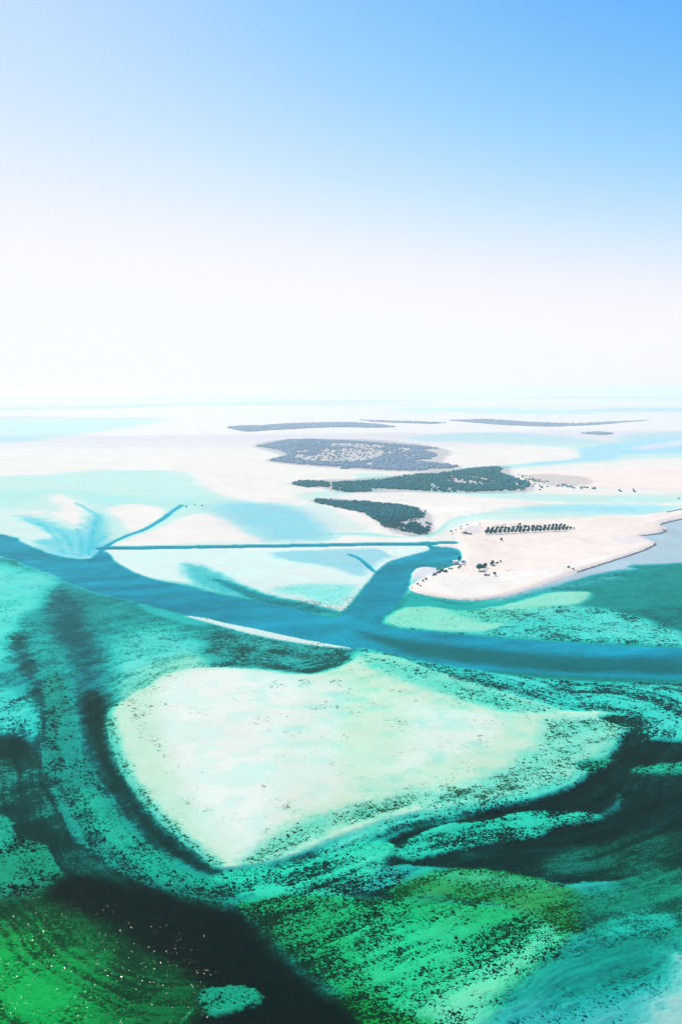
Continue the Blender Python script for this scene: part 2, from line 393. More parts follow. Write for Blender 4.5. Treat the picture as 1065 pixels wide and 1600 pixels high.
lay([(420, 1340), (480, 1315), (540, 1290), (600, 1270), (680, 1245), (640, 1240), (540, 1262), (460, 1290), (410, 1320), (380, 1345)], 16, 10, 8, L=1.8, d=.36, p=1, b=(.5, .62, .4), g=(.03, .08, .025))
lay([(172, 1120), (182, 1160), (200, 1205), (235, 1255), (290, 1308), (340, 1348)], 8, 5, 7, 5, L=2.4, d=.40, p=1, b=(.5, .62, .42), g=(.02, .08, .02))
lay([(210, 1110), (250, 1150), (285, 1180), (270, 1190), (225, 1160)], 16, 6, 7, d=.2, p=1)
idx, m, _s = mask(BANK, 20, 6, 12, seed=5)
f_L[idx] += m * .6 * np.clip(fbm(X[idx] / 14, Y[idx] / 12, 131, 6) * 3.2 + .1, 0, 1.2) * np.clip(.35 + (U[idx] - 380) / 300, .25, 1)
f_d[idx] = np.clip(f_d[idx] + m * .22 * np.clip(fbm(X[idx] / 18 + 5, Y[idx] / 24, 137, 5) * 3, -.2, 1), 0, 1)
for q in range(11):
    a, b_ = 212 + q * 6 + (q * 37 % 9), 1108 + q * 8 + (q * 53 % 11)
    lay([(a, b_ + 8), (a + 14, b_ + 3), (a + 28 + q % 4 * 3, b_ - 6)], 1.6, 1.5, 5, .5, k=.7, d=.55, p=.8, g=(.08, .16, .08))
# emerald rim under the bank
lay([(985, 1135), (955, 1166), (925, 1193), (892, 1219), (832, 1240), (762, 1255), (682, 1271), (622, 1283), (562, 1305), (510, 1330), (450, 1352)], 8, 7, 8, 9, ls=26, L=2.6, b=(.5, .66, .44), d=.30, p=1, g=DARK)
# speckled turquoise field
lay([(900, 1080), (1065, 1090), (1500, 1120), (1500, 1180), (1065, 1152), (1010, 1146), (980, 1118), (930, 1100)], 14, 8, 9, L=4.5, b=(.55, .66, .5), d=.46, p=1, g=(.01, .05, .05))
lay([(990, 1064), (1065, 1066), (1500, 1085), (1500, 1100), (1065, 1078), (1000, 1074)], 8, 4, 9, d=.8, p=1, g=DTEAL)
lay([(700, 1052), (800, 1066), (900, 1076), (1000, 1080), (900, 1084), (800, 1076), (720, 1064)], 8, 5, 9, d=.62, p=1, g=DTEAL)

# ---- dark deep on the right
DEEP = [(985, 1138), (1010, 1150), (1065, 1156), (1900, 1200), (1900, 1500), (1065, 1400), (960, 1372), (860, 1374), (760, 1358), (700, 1350), (640, 1345), (590, 1350), (560, 1340), (600, 1312), (640, 1290), (700, 1278), (765, 1262), (835, 1246), (895, 1225), (930, 1198), (962, 1168)]
lay(DEEP, 6, 4, 8, L=10, b=(.04, .12, .10), d=.86, p=.45, g=(.001, .016, .015))
lay([(935, 1118), (985, 1117), (1005, 1130), (1015, 1155), (975, 1160), (990, 1140), (960, 1128)], 5, 5, 7, d=.92, L=7, p=.9, g=(.004, .022, .02))
lay([(985, 1196), (1065, 1186), (1300, 1190), (1300, 1212), (1065, 1206), (1000, 1206)], 12, 7, 7, L=5, b=(.2, .5, .28), d=.45, p=1, g=DARK)
lay([(905, 1190), (960, 1182), (965, 1190), (920, 1203)], 8, 5, 7, L=6, b=(.2, .5, .28), d=.6, p=1, g=DARK)
lay([(616, 1328), (650, 1300), (692, 1284), (768, 1275), (809, 1262), (880, 1262), (931, 1265), (935, 1277), (876, 1286), (839, 1303), (789, 1308), (728, 1320), (647, 1338)], 6, 4, 7, L=5, b=(.36, .62, .40), d=.40, p=1, g=(.004, .025, .02))
lay([(935, 1272), (958, 1258), (968, 1236)], 10, 4, 8, 4, k=.6, L=8, b=(.35, .42, .38), d=.2)
lay([(960, 1205), (1065, 1210), (1400, 1220), (1400, 1240), (1065, 1235), (970, 1228)], 20, 6, 12, k=.6, L=10, b=(.08, .2, .18), d=.7)
lay([(860, 1330), (1065, 1290), (1400, 1290), (1400, 1380), (1065, 1370), (940, 1362), (860, 1360)], 24, 10, 10, L=8, b=(.06, .20, .13), d=.74, p=.6, g=(.003, .03, .022))

# ---- centre strip and bright ground at the bottom
lay([(330, 1366), (390, 1352), (450, 1348), (520, 1328), (570, 1310), (620, 1316), (600, 1345), (570, 1375), (520, 1396), (430, 1400), (370, 1392)], 7, 5, 8, L=4.6, b=(.42, .66, .40), d=.28, p=1, g=(.006, .03, .022))
lay([(470, 1350), (540, 1335), (600, 1345), (640, 1360), (620, 1392), (560, 1392), (470, 1394), (440, 1380)], 12, 7, 8, L=5, d=.56, p=1, g=(.005, .026, .02))
EMER = [(370, 1408), (420, 1398), (480, 1393), (560, 1396), (640, 1400), (760, 1408), (820, 1420), (880, 1440), (890, 1462), (850, 1500), (805, 1535), (785, 1562), (765, 1610), (760, 1700), (500, 1700), (548, 1570), (500, 1525), (455, 1490), (425, 1462), (395, 1432)]
lay(EMER, 8, 6, 9, L=4.6, b=(.10, .46, .14), d=.46, p=1, g=(.006, .035, .014))
lay([(560, 1440), (700, 1440), (780, 1460), (820, 1490), (780, 1540), (700, 1560), (600, 1540)], 40, 16, 10, L=4, b=(.20, .60, .24), d=.30)
lay([(700, 1540), (780, 1490), (850, 1440), (880, 1430), (870, 1470), (820, 1520), (780, 1560), (750, 1620), (640, 1620), (600, 1570), (660, 1560)], 26, 14, 9, L=2.4, b=(.56, .68, .36), d=.30)
lay([(500, 1560), (560, 1545), (620, 1570), (680, 1600), (680, 1700), (480, 1700)], 22, 12, 9, L=4.5, b=(.03, .36, .05), d=.42, p=1, g=(.004, .03, .01))
lay([(600, 1390), (640, 1370), (700, 1354), (780, 1354), (860, 1374), (930, 1398), (940, 1420), (900, 1452), (860, 1442), (780, 1412), (700, 1402), (640, 1402)], 12, 7, 8, L=3.2, b=(.10, .32, .08), d=.58, p=1, g=(.015, .07, .008))
lay([(660, 1362), (740, 1356), (800, 1366), (860, 1382), (800, 1384), (720, 1376)], 14, 8, 7, L=3, b=(.20, .44, .18), d=.40)
lay([(540, 1390), (620, 1394), (700, 1402), (760, 1409)], 20, 9, 8, 3, k=.85, L=6, d=.9, p=.6, g=BLACK)
lay([(900, 1400), (960, 1378), (1065, 1350), (1400, 1340), (1400, 1480), (1065, 1466), (960, 1468), (920, 1452)], 24, 12, 10, L=6.5, b=(.09, .30, .17), d=.46, p=.7, g=(.01, .07, .05))
lay([(960, 1430), (1040, 1420), (1065, 1440), (1000, 1460), (940, 1460)], 18, 9, 8, L=5, b=(.35, .55, .4), d=.22, p=.7)
# bottom right
lay([(870, 1492), (940, 1470), (1065, 1460), (1500, 1460), (1500, 1750), (760, 1750), (785, 1580), (810, 1540)], 16, 8, 10, L=7.0, b=(.11, .33, .25), d=.22, p=.6, g=DTEAL)
lay([(878, 1470), (930, 1455), (955, 1462), (920, 1476), (880, 1482)], 10, 6, 8, k=.8, d=.6, p=.5, g=DARK)
lay([(760, 1610), (810, 1570), (880, 1560), (960, 1540), (1065, 1520), (1500, 1480), (1500, 1750), (740, 1750)], 30, 16, 9, L=4.0, b=(.36, .44, .40), d=.30, p=.9, g=(.02, .14, .12))
lay([(1000, 1590), (1040, 1530), (1075, 1470), (1400, 1400), (1500, 1750), (960, 1750)], 60, 12, 12, L=.9, b=(.50, .51, .42), d=0)  # pale corner glare painted into the seabed colour and depth

lay([(40, 1395), (110, 1360), (200, 1372), (300, 1400), (380, 1425), (470, 1510), (560, 1620), (560, 1760), (-300, 1760), (-300, 1450)], 20, 8, 9, L=7, b=(.003, .055, .018), d=.5, p=.4, g=(.001, .012, .006))
# ---- black band and green bottom left
lay([(108, 1364), (200, 1376), (290, 1402), (360, 1418), (410, 1462), (440, 1500), (500, 1540), (545, 1575), (560, 1620), (560, 1750), (260, 1750), (290, 1600), (325, 1545), (290, 1510), (220, 1470), (160, 1432), (85, 1398)], 34, 10, 9, L=8, b=(.002, .014, .009), d=.88, p=.5, g=(.0006, .006, .004))
lay([(-300, 1440), (0, 1420), (60, 1404), (130, 1420), (210, 1466), (290, 1520), (312, 1560), (285, 1600), (270, 1750), (-300, 1750)], 40, 10, 12, L=5.5, b=(.003, .18, .04), d=.44, p=.7, g=(.004, .03, .008))
lay([(-300, 1460), (20, 1450), (90, 1480), (150, 1540), (140, 1620), (100, 1750), (-300, 1750)], 60, 14, 12, L=4.2, b=(.006, .42, .07), d=.36)
lay([(310, 1548), (340, 1532), (398, 1536), (412, 1556), (380, 1568), (360, 1578), (330, 1578)], 6, 5, 7, L=5, b=(.16, .36, .20), d=.2, p=1)
lay([(275, 1600), (296, 1575), (310, 1562)], 4, 2, 8, 2, k=.7, b=(.1, .4, .1), d=.1)

for P_ in ([(484, 782), (520, 778), (560, 782), (610, 786), (650, 792), (672, 805), (676, 822), (672, 834), (645, 838), (610, 830), (588, 814), (560, 800), (520, 790)],
           [(452, 757), (480, 750), (560, 748), (640, 740), (720, 732), (790, 728), (800, 742), (832, 758), (822, 769), (740, 771), (640, 769), (540, 770), (500, 763)],
           [(396, 697), (430, 688), (520, 686), (600, 688), (700, 703), (690, 722), (722, 730), (660, 737), (560, 734), (420, 722), (440, 712)]):
    lay(P_, 16, 6, 14, k=.5, b=(.40, .41, .38))
    lay(P_, 6, 5, 10, k=.35, b=(.28, .30, .27))
idx = np.nonzero((V > 780) & (V < 945) & (U > 620))[0]
# ---- the sandy island on the right (dry land)
ISLE = [(639, 917), (650, 926), (690, 934), (740, 938), (790, 931), (850, 913), (900, 894), (950, 878), (1000, 861), (1023, 850), (1014, 844), (1000, 838), (1022, 833), (1040, 826), (1032, 818), (1065, 809), (1300, 764), (1900, 705), (1900, 690), (1300, 742), (1065, 797), (1040, 800), (1000, 806), (950, 806), (900, 812), (850, 815), (800, 815), (760, 816), (728, 822), (714, 830), (716, 845), (722, 856), (724, 870), (716, 880), (702, 886), (690, 890), (660, 904), (648, 912)]
idxi, m, s = mask(ISLE, 1.5, 1.0, 14, seed=77)
f_i[idxi] = np.maximum(f_i[idxi], np.clip(-s, 0, 60))
lay(ISLE, 1.5, 1.0, 14, L=0, b=DRY, d=0)
FARISLE = [(815, 742), (850, 737), (900, 737), (980, 732), (1065, 729), (1900, 715), (1900, 780), (1065, 766), (980, 763), (900, 760), (850, 757), (800, 755)]
idxf, m, s = mask(FARISLE, 3, 2, 20, seed=79)
f_i[idxf] = np.maximum(f_i[idxf], np.clip(-s, 0, 60))
lay(FARISLE, 3, 2, 20, L=0, b=(.77, .68, .53), d=0)
lay([(820, 744), (860, 742), (900, 745), (930, 752), (900, 760), (850, 758)], 20, 12, 10, b=(.45, .42, .36), k=.7)
lay([(640, 918), (690, 928), (760, 932), (850, 905), (950, 872), (1000, 858), (940, 870), (840, 888), (740, 900), (680, 896)], 20, 8, 14, k=.7, b=WHITE)
lay([(655, 889), (690, 888), (680, 896), (660, 903), (645, 910)], 5, 2, 12, k=.8, b=(.58, .60, .58))
lay([(728, 824), (752, 824), (752, 830), (738, 836), (722, 838)], 10, 3, 12, k=.6, b=(.55, .54, .50))
lay([(955, 838), (1000, 838), (1015, 845), (985, 852), (960, 850)], 12, 6, 10, k=.6, b=(.58, .56, .52))
f_b[idx] *= (1 + .22 * fbm(X[idx] / 70, Y[idx] / 120, 171, 5) + .12 * fbm(X[idx] / 9, Y[idx] / 30, 173, 4))[:, None]
for tr, wd in [([(740, 905), (800, 898), (880, 880), (960, 862)], 1.2), ([(735, 912), (800, 908), (870, 892)], 1.0), ([(760, 850), (830, 842), (900, 838)], 1.2), ([(712, 832), (718, 850), (724, 866), (734, 882), (736, 896), (716, 914)], 3.5), ([(730, 890), (790, 876), (860, 855), (940, 834), (1010, 818), (1065, 802)], 5), ([(735, 900), (780, 896), (850, 884)], 3)]:
    lay(tr, 3, 1, 12, wd, k=.3, b=(.86, .80, .70))
    lay([(a + 2, b_ + .9) for a, b_ in tr], 2, 1, 12, 1.2, k=.45, b=(.55, .48, .42))

f_p = np.where(V > 960, np.maximum(f_p, .5), f_p)
# ------------------------------------------------------------------ build terrain meshes
mott = fbm(X / 60, Y / 60, 5, 5)
mot2 = fbm(X / 14, Y / 20, 9, 4)
idx = np.nonzero((V > 985) & (np.abs(U - 532) < 900))[0]
bd, bi = seg_dist(X[idx], Y[idx], at_np(spline(BANK)), True)
bs_ = np.where(bi, -bd, bd)
strk = np.zeros(NP_)
wrp = 14 * fbm(X[idx] / 60, Y[idx] / 60, 151, 4)
strk[idx] = (fbm((bs_ + wrp) / 7.5, (X[idx] * .8 + Y[idx] * .6) / 85, 157, 5) + .6 * fbm((bs_ + wrp) / 2.6, (X[idx] * .8 + Y[idx] * .6) / 26, 163, 4)) * np.where(bi, .25, 1) * np.clip((V[idx] - 985) / 80, 0, 1)
p0 = at(142, 869)
rr, th = np.hypot(X - p0.x, Y - p0.y), np.arctan2(X - p0.x, Y - p0.y)
wd_ = np.clip(1 - rr / 420, 0, 1) * (V < 874) * (U < 260)
strk += wd_ * 2.6 * (fbm(th * 5, rr / 160, 181, 4) + .5 * fbm(th * 16, rr / 90, 183, 3))
strk += ((V > 700) & (V < 900)) * .5 * fbm(X / 60, Y / 16, 185, 4)
mot3 = fbm(X * .88 / 30 + Y * .47 / 30, (-X * .47 + Y * .88) / 9, 21, 5)
depth = f_L / PATHF * np.clip(1 + .6 * mott + .4 * mot2 + .5 * mot3 + .7 * strk, .3, 2)
beach = np.clip(f_i / 8, 0, 1)
Z = np.where(f_i > 0, 0.25 + 1.5 * beach + .25 * mot2 * beach, np.where(f_L < .3, .12 * (1 - f_L / .3), 0) - depth * np.clip(f_L / .3, 0, 1))
f_d2 = np.where(f_i > 0, 0, np.clip(f_d + (mott * .45 + mot2 * .4 + mot3 * .4 + strk * 1.05) * np.minimum(f_d * 3, 1) * np.minimum((1 - f_d) * 4, 1), 0, 1))
f_b = f_b * (1 + .14 * mott + .10 * mot2)[:, None]
WATER_BOTTOM = float(Z.min()) - 1.0

# node helpers -------------------------------------------------------------


def mat(name):
    m = bpy.data.materials.new(name)
    m.use_nodes = True
    nt = m.node_tree
    nt.nodes.clear()
    out = nt.nodes.new('ShaderNodeOutputMaterial')
    return m, nt, out


def nd(nt, typ, **kw):
    n = nt.nodes.new('ShaderNode' + typ)
    for k, v in kw.items():
        if k.startswith('i_'):
            n.inputs[int(k[2:])].default_value = v
        else:
            setattr(n, k, v)
    return n


def mathn(nt, op, a, b=None, c=None):
    n = nt.nodes.new('ShaderNodeMath')
    n.operation = op
    for i, q in enumerate((a, b, c)):
        if q is None:
            continue
        if isinstance(q, (int, float)):
            n.inputs[i].default_value = q
        else:
            nt.links.new(q, n.inputs[i])
    return n.outputs[0]


def mixc(nt, fac, a, b, mode='MIX'):
    n = nt.nodes.new('ShaderNodeMix')
    n.data_type = 'RGBA'
    n.blend_type = mode
    for sock, q in ((n.inputs[0], fac), (n.inputs[6], a), (n.inputs[7], b)):
        if isinstance(q, (int, float)):
            sock.default_value = q
        elif isinstance(q, tuple):
            sock.default_value = (*q, 1)
        else:
            nt.links.new(q, sock)
    return n.outputs[2]


def noise(nt, vec, scale, detail=4, rough=.55, dist=0.0):
    n = nt.nodes.new('ShaderNodeTexNoise')
    n.inputs['Scale'].default_value = scale
    n.inputs['Detail'].default_value = detail
    n.inputs['Roughness'].default_value = rough
    n.inputs['Distortion'].default_value = dist
    nt.links.new(vec, n.inputs['Vector'])
    return n.outputs['Fac']


def ground_material():
    m, nt, out = mat('sand_and_seagrass')
    geo = nt.nodes.new('ShaderNodeNewGeometry')
    mp = nt.nodes.new('ShaderNodeMapping')
    mp.inputs['Rotation'].default_value = (0, 0, R(-22))
    mp.inputs['Scale'].default_value = (0.75, 1.05, 1.0)
    nt.links.new(geo.outputs['Position'], mp.inputs[0])
    at_ = {}
    for a in ('bottom', 'grass', 'cover', 'patchy'):
        n = nt.nodes.new('ShaderNodeAttribute')
        n.attribute_name = a
        at_[a] = n
    cov, pat = at_['cover'].outputs['Fac'], at_['patchy'].outputs['Fac']
    sx = nt.nodes.new('ShaderNodeSeparateXYZ')
    nt.links.new(geo.outputs['Position'], sx.inputs[0])
    nearf = mathn(nt, 'DIVIDE', mathn(nt, 'SUBTRACT', 560.0, sx.outputs[1]), 200.0)
    nearf.node.use_clamp = True
    na = noise(nt, mp.outputs[0], 0.52, 1.8, .45, .5)
    nb = noise(nt, mp.outputs[0], 1.05, 1.8, .45, .5)
    nab = mathn(nt, 'ADD', mathn(nt, 'MULTIPLY', nb, nearf), mathn(nt, 'MULTIPLY', na, mathn(nt, 'SUBTRACT', 1.0, nearf)))
    n1 = mathn(nt, 'ADD', mathn(nt, 'MULTIPLY', nab, .72), mathn(nt, 'MULTIPLY', noise(nt, geo.outputs['Position'], 1.5, 3, .6), .28))
    n2 = noise(nt, geo.outputs['Position'], 0.045, 3, .5)
    cv = mathn(nt, 'ADD', cov, mathn(nt, 'ADD', mathn(nt, 'MULTIPLY', mathn(nt, 'SUBTRACT', n2, .5), .75), mathn(nt, 'MULTIPLY', mathn(nt, 'SUBTRACT', noise(nt, mp.outputs[0], .17, 4, .6, .6), .5), 1.0)))
    thr = mathn(nt, 'MULTIPLY_ADD', cv, -0.42, 0.695)
    q = mathn(nt, 'DIVIDE', mathn(nt, 'SUBTRACT', n1, mathn(nt, 'SUBTRACT', thr, .040)), .080)
    q.node.use_clamp = True
    gate = mathn(nt, 'MULTIPLY', cov, 14)
    gate.node.use_clamp = True
    hard = mathn(nt, 'MULTIPLY', q, gate)
    n3 = noise(nt, geo.outputs['Position'], 0.9, 3, .6)
    soft = mathn(nt, 'ADD', cov, mathn(nt, 'MULTIPLY', mathn(nt, 'MULTIPLY', mathn(nt, 'SUBTRACT', mathn(nt, 'MULTIPLY', mathn(nt, 'ADD', n3, n1), .5), .5), 1.6), gate))
    soft.node.use_clamp = True
    c = mathn(nt, 'ADD', mathn(nt, 'MULTIPLY', hard, pat), mathn(nt, 'MULTIPLY', soft, mathn(nt, 'SUBTRACT', 1.0, pat)))
    n4 = noise(nt, geo.outputs['Position'], 2.2, 3, .65)
    n5 = noise(nt, mp.outputs[0], 0.35, 5, .62)
    fm = mathn(nt, 'MULTIPLY', mathn(nt, 'MULTIPLY_ADD', n4, .6, .7), mathn(nt, 'MULTIPLY_ADD', n5, 1.1, .45))
    bw = nt.nodes.new('ShaderNodeRGBToBW')
    nt.links.new(at_['bottom'].outputs['Color'], bw.inputs[0])
    stg = mathn(nt, 'MULTIPLY_ADD', bw.outputs[0], -1.55, 1.15)
    stg.node.use_clamp = True
    stg = mathn(nt, 'MAXIMUM', stg, .17)
    fm = mathn(nt, 'MULTIPLY_ADD', mathn(nt, 'SUBTRACT', fm, 1.0), stg, 1.0)
    fg = mathn(nt, 'MULTIPLY_ADD', n3, 1.4, .3)
    colr = mixc(nt, c, at_['bottom'].outputs['Color'], mixc(nt, 1.0, at_['grass'].outputs['Color'], (1, 1, 1), 'MULTIPLY'))
    hv = nt.nodes.new('ShaderNodeHueSaturation')
    nt.links.new(colr, hv.inputs['Color'])
    val = mathn(nt, 'ADD', mathn(nt, 'MULTIPLY', fg, c), mathn(nt, 'MULTIPLY', fm, mathn(nt, 'SUBTRACT', 1.0, c)))
    nt.links.new(val, hv.inputs['Value'])
    bs = nt.nodes.new('ShaderNodeBsdfDiffuse')
    nt.links.new(hv.outputs[0], bs.inputs[0])
    nt.links.new(bs.outputs[0], out.inputs[0])
    return m


M_GROUND = ground_material()
vid = np.arange(NP_).reshape(nv, nu)
quads = np.stack([vid[:-1, :-1].ravel(), vid[1:, :-1].ravel(), vid[1:, 1:].ravel(), vid[:-1, 1:].ravel()], 1)
land_face = (f_i[quads] > 0).any(1)


def sheet(name, faces, label=None, cat=None):
    used, inv = np.unique(faces.ravel(), return_inverse=True)
    me = bpy.data.meshes.new(name)
    me.vertices.add(len(used))
    me.vertices.foreach_set('co', np.stack([X[used], Y[used], Z[used]], 1).astype(np.float32).ravel())
    n = len(faces)
    me.loops.add(n * 4)
    me.loops.foreach_set('vertex_index', inv.astype(np.int32))
    me.polygons.add(n)
    me.polygons.foreach_set('loop_start', np.arange(0, n * 4, 4, dtype=np.int32))
    me.polygons.foreach_set('use_smooth', np.ones(n, bool))
    me.update(calc_edges=True)
    for a, arr in (('bottom', f_b), ('grass', f_g)):
        at_ = me.attributes.new(a, 'FLOAT_COLOR', 'POINT')
        at_.data.foreach_set('color', np.concatenate([np.clip(arr[used], 0, 1), np.ones((len(used), 1))], 1).astype(np.float32).ravel())
    for a, arr in (('cover', f_d2), ('patchy', f_p)):
        at_ = me.attributes.new(a, 'FLOAT', 'POINT')
        at_.data.foreach_set('value', arr[used].astype(np.float32))
    me.materials.append(M_GROUND)
    o = bpy.data.objects.new(name, me)
    COL.objects.link(o)
    o['kind'] = 'structure'
    return o


f_clump = f_d2.copy()
f_d2 = np.where((V > 1010) & (f_p > .85), f_d2 * .80, f_d2)
sb = sheet('seabed', quads[~land_face])
isl = sheet('sandy_island', quads[land_face])

# ------------------------------------------------------------------ water (a closed body with real absorption)


def water_material():
    m, nt, out = mat('sea_water')
    geo = nt.nodes.new('ShaderNodeNewGeometry')
    tr = nt.nodes.new('ShaderNodeBsdfTransparent')
    gl = nt.nodes.new('ShaderNodeBsdfGlossy')
    gl.inputs['Roughness'].default_value = 0.05
    # wind facets: every little cell of the surface has its own tilt
    vo = nt.nodes.new('ShaderNodeTexVoronoi')
    vo.inputs['Scale'].default_value = 8.0
    nt.links.new(geo.outputs['Position'], vo.inputs['Vector'])
    wn_ = nt.nodes.new('ShaderNodeTexWhiteNoise')
    nt.links.new(vo.outputs['Position'], wn_.inputs['Vector'])
    sub = nt.nodes.new('ShaderNodeVectorMath')
    sub.operation = 'SUBTRACT'
    nt.links.new(wn_.outputs['Color'], sub.inputs[0])
    sub.inputs[1].default_value = (.5, .5, .5)
    mul = nt.nodes.new('ShaderNodeVectorMath')
    mul.operation = 'MULTIPLY'
    nt.links.new(sub.outputs[0], mul.inputs[0])
    mul.inputs[1].default_value = (.33, .33, 0)
    add = nt.nodes.new('ShaderNodeVectorMath')
    add.operation = 'ADD'
    nt.links.new(mul.outputs[0], add.inputs[0])
    add.inputs[1].default_value = (0, 0, 1)
    nrm = nt.nodes.new('ShaderNodeVectorMath')
    nrm.operation = 'NORMALIZE'
    nt.links.new(add.outputs[0], nrm.inputs[0])
    nt.links.new(nrm.outputs[0], gl.inputs['Normal'])
    mx = nt.nodes.new('ShaderNodeMixShader')
    wn2 = nt.nodes.new('ShaderNodeTexWhiteNoise')
    wn2.noise_dimensions = '4D'
    wn2.inputs['W'].default_value = 3.7
    nt.links.new(vo.outputs['Position'], wn2.inputs['Vector'])
    cl = noise(nt, geo.outputs['Position'], .06, 4, .65)
    pick = mathn(nt, 'GREATER_THAN', wn2.outputs['Value'], mathn(nt, 'MULTIPLY_ADD', cl, -.16, 1.045))
    nt.links.new(mathn(nt, 'MULTIPLY_ADD', pick, .0055, .0004), mx.inputs[0])
    nt.links.new(tr.outputs[0], mx.inputs[1])
    nt.links.new(gl.outputs[0], mx.inputs[2])
    nt.links.new(mx.outputs[0], out.inputs[0])
    va = nt.nodes.new('ShaderNodeVolumeAbsorption')
    mxa = max(WATER_ABS)
    # absorption = density * (1 - colour)
    va.inputs['Color'].default_value = tuple(1 - a / mxa * .999 for a in WATER_ABS) + (1,)
    va.inputs['Density'].default_value = mxa / .999
    nt.links.new(va.outputs[0], out.inputs['Volume'])
    return m


def box_mesh(name, x0, x1, y0, y1, z0, z1):
    me = bpy.data.meshes.new(name)
    v = [(x, y, z) for z in (z0, z1) for y in (y0, y1) for x in (x0, x1)]
    me.from_pydata(v, [], [(0, 2, 3, 1), (4, 5, 7, 6), (0, 1, 5, 4), (2, 6, 7, 3), (0, 4, 6, 2), (1, 3, 7, 5)])
    me.update()
    return me


FARX = 75000.0
wm = box_mesh('water', -FARX, FARX, -2000, 80000, WATER_BOTTOM, 0.0)
wm.materials.append(water_material())
wo = bpy.data.objects.new('water', wm)
COL.objects.link(wo)
wo['kind'] = 'structure'

# ------------------------------------------------------------------ seagrass clumps standing on the seabed


def seagrass_clumps():
    r = np.random.default_rng(23)
    ok = (V > 1012) & (V < 1640) & (U > -60) & (U < 1130) & (f_p > .85) & (f_d > .10) & (f_d < .8) & (f_L > 1.2)
    cand = np.nonzero(ok)[0]
    cl = fbm(X[cand] / 16, Y[cand] / 16, 201, 4)
    wgt = np.clip(f_clump[cand] - .08, 0, .55) ** 1.5 * np.clip(.5 + cl * 2.4, .02, 1.6)
    pick = r.choice(cand, size=17000, replace=False, p=wgt / wgt.sum())
    n, k = len(pick), 9
    px = MPP[pick]
    ln = px * np.exp(r.normal(.72, .45, n)) * 1.15
    wd = ln * r.uniform(.45, .9, n) * np.where(V[pick] < 1200, 1.3, 1.0)
    an = R(-22) + r.normal(0, .5, n) + 1.2 * fbm(X[pick] / 60, Y[pick] / 60, 207, 2)
    hgt = np.minimum(.12 * ln + .05, -.5 * Z[pick])
    th = np.arange(k) * 2 * math.pi / k
    rad = r.uniform(.6, 1.25, (n, k))
    ax, ay = np.cos(th) * rad * ln[:, None] / 2, np.sin(th) * rad * wd[:, None] / 2
    jx, jy = r.uniform(-.6, .6, n) * px * 2, r.uniform(-.6, .6, n) * px * 3
    vx = ax * np.cos(an)[:, None] - ay * np.sin(an)[:, None] + (X[pick] + jx)[:, None]
    vy = ax * np.sin(an)[:, None] + ay * np.cos(an)[:, None] + (Y[pick] + jy)[:, None]
    base = np.stack([vx, vy, np.broadcast_to(Z[pick][:, None] - .15, vx.shape)], 2)
    cx, cy = vx.mean(1, keepdims=True), vy.mean(1, keepdims=True)
    ring = np.stack([cx + (vx - cx) * .8, cy + (vy - cy) * .8, np.broadcast_to((Z[pick] + hgt * .75)[:, None], vx.shape)], 2)
    top = np.stack([cx[:, 0], cy[:, 0], Z[pick] + hgt], 1)[:, None]
    allv = np.concatenate([base, ring, top], 1)
    m = 2 * k + 1
    f = []
    for i in range(k):
        j = (i + 1) % k
        f += [(i, j, k + j), (i, k + j, k + i), (k + i, k + j, 2 * k)]
    F_ = (np.array(f)[None] + (np.arange(n) * m)[:, None, None]).reshape(-1, 3)
    me = bpy.data.meshes.new('seagrass')
    me.vertices.add(n * m)
    me.vertices.foreach_set('co', allv.astype(np.float32).ravel())
    me.loops.add(len(F_) * 3)
    me.loops.foreach_set('vertex_index', F_.astype(np.int32).ravel())
    me.polygons.add(len(F_))
    me.polygons.foreach_set('loop_start', np.arange(0, len(F_) * 3, 3, dtype=np.int32))
    me.update(calc_edges=True)
    at_ = me.attributes.new('grass', 'FLOAT_COLOR', 'POINT')
    gc = f_g[pick] * r.uniform(.5, 1.9, (n, 1))
    gc = np.repeat(np.concatenate([gc, np.ones((n, 1))], 1)[:, None], m, 1)
    at_.data.foreach_set('color', gc.astype(np.float32).ravel())
    mt, nt, out = mat('seagrass_blades')
    ac = nt.nodes.new('ShaderNodeAttribute')
    ac.attribute_name = 'grass'
    geo = nt.nodes.new('ShaderNodeNewGeometry')
    hv = nt.nodes.new('ShaderNodeHueSaturation')
    nt.links.new(ac.outputs['Color'], hv.inputs['Color'])
    nt.links.new(mathn(nt, 'MULTIPLY_ADD', noise(nt, geo.outputs['Position'], 3.0, 3, .6), 1.6, .2), hv.inputs['Value'])
    bs = nt.nodes.new('ShaderNodeBsdfDiffuse')
    nt.links.new(hv.outputs[0], bs.inputs[0])
    nt.links.new(bs.outputs[0], out.inputs[0])
    me.materials.append(mt)
    o = bpy.data.objects.new('seagrass', me)
    COL.objects.link(o)
    o['label'] = 'dark seagrass clumps speckling the turquoise shallows around the pale bank'
    o['category'] = 'seagrass'
    o['kind'] = 'stuff'


seagrass_clumps()

# ------------------------------------------------------------------ things on land
random.seed(4)
rng = np.random.default_rng(11)


def tag(o, label, cat, group=None, kind=None):
    o['label'] = label
    o['category'] = cat
    if group:
        o['group'] = group
    if kind:
        o['kind'] = kind
    return o


def simple_mat(name, col, var=.25, scale=1.0, rough=.9):
    m, nt, out = mat(name)
    geo = nt.nodes.new('ShaderNodeNewGeometry')
    n = noise(nt, geo.outputs['Position'], scale, 4, .6)
    bs = nt.nodes.new('ShaderNodeBsdfPrincipled')
    bs.inputs['Roughness'].default_value = rough
    bs.inputs['Specular IOR Level'].default_value = .15
    hv = nt.nodes.new('ShaderNodeHueSaturation')
    hv.inputs['Color'].default_value = (*col, 1)
    nt.links.new(mathn(nt, 'MULTIPLY_ADD', n, var * 2, 1 - var), hv.inputs['Value'])
    nt.links.new(hv.outputs[0], bs.inputs['Base Color'])
    nt.links.new(bs.outputs[0], out.inputs[0])
    return m


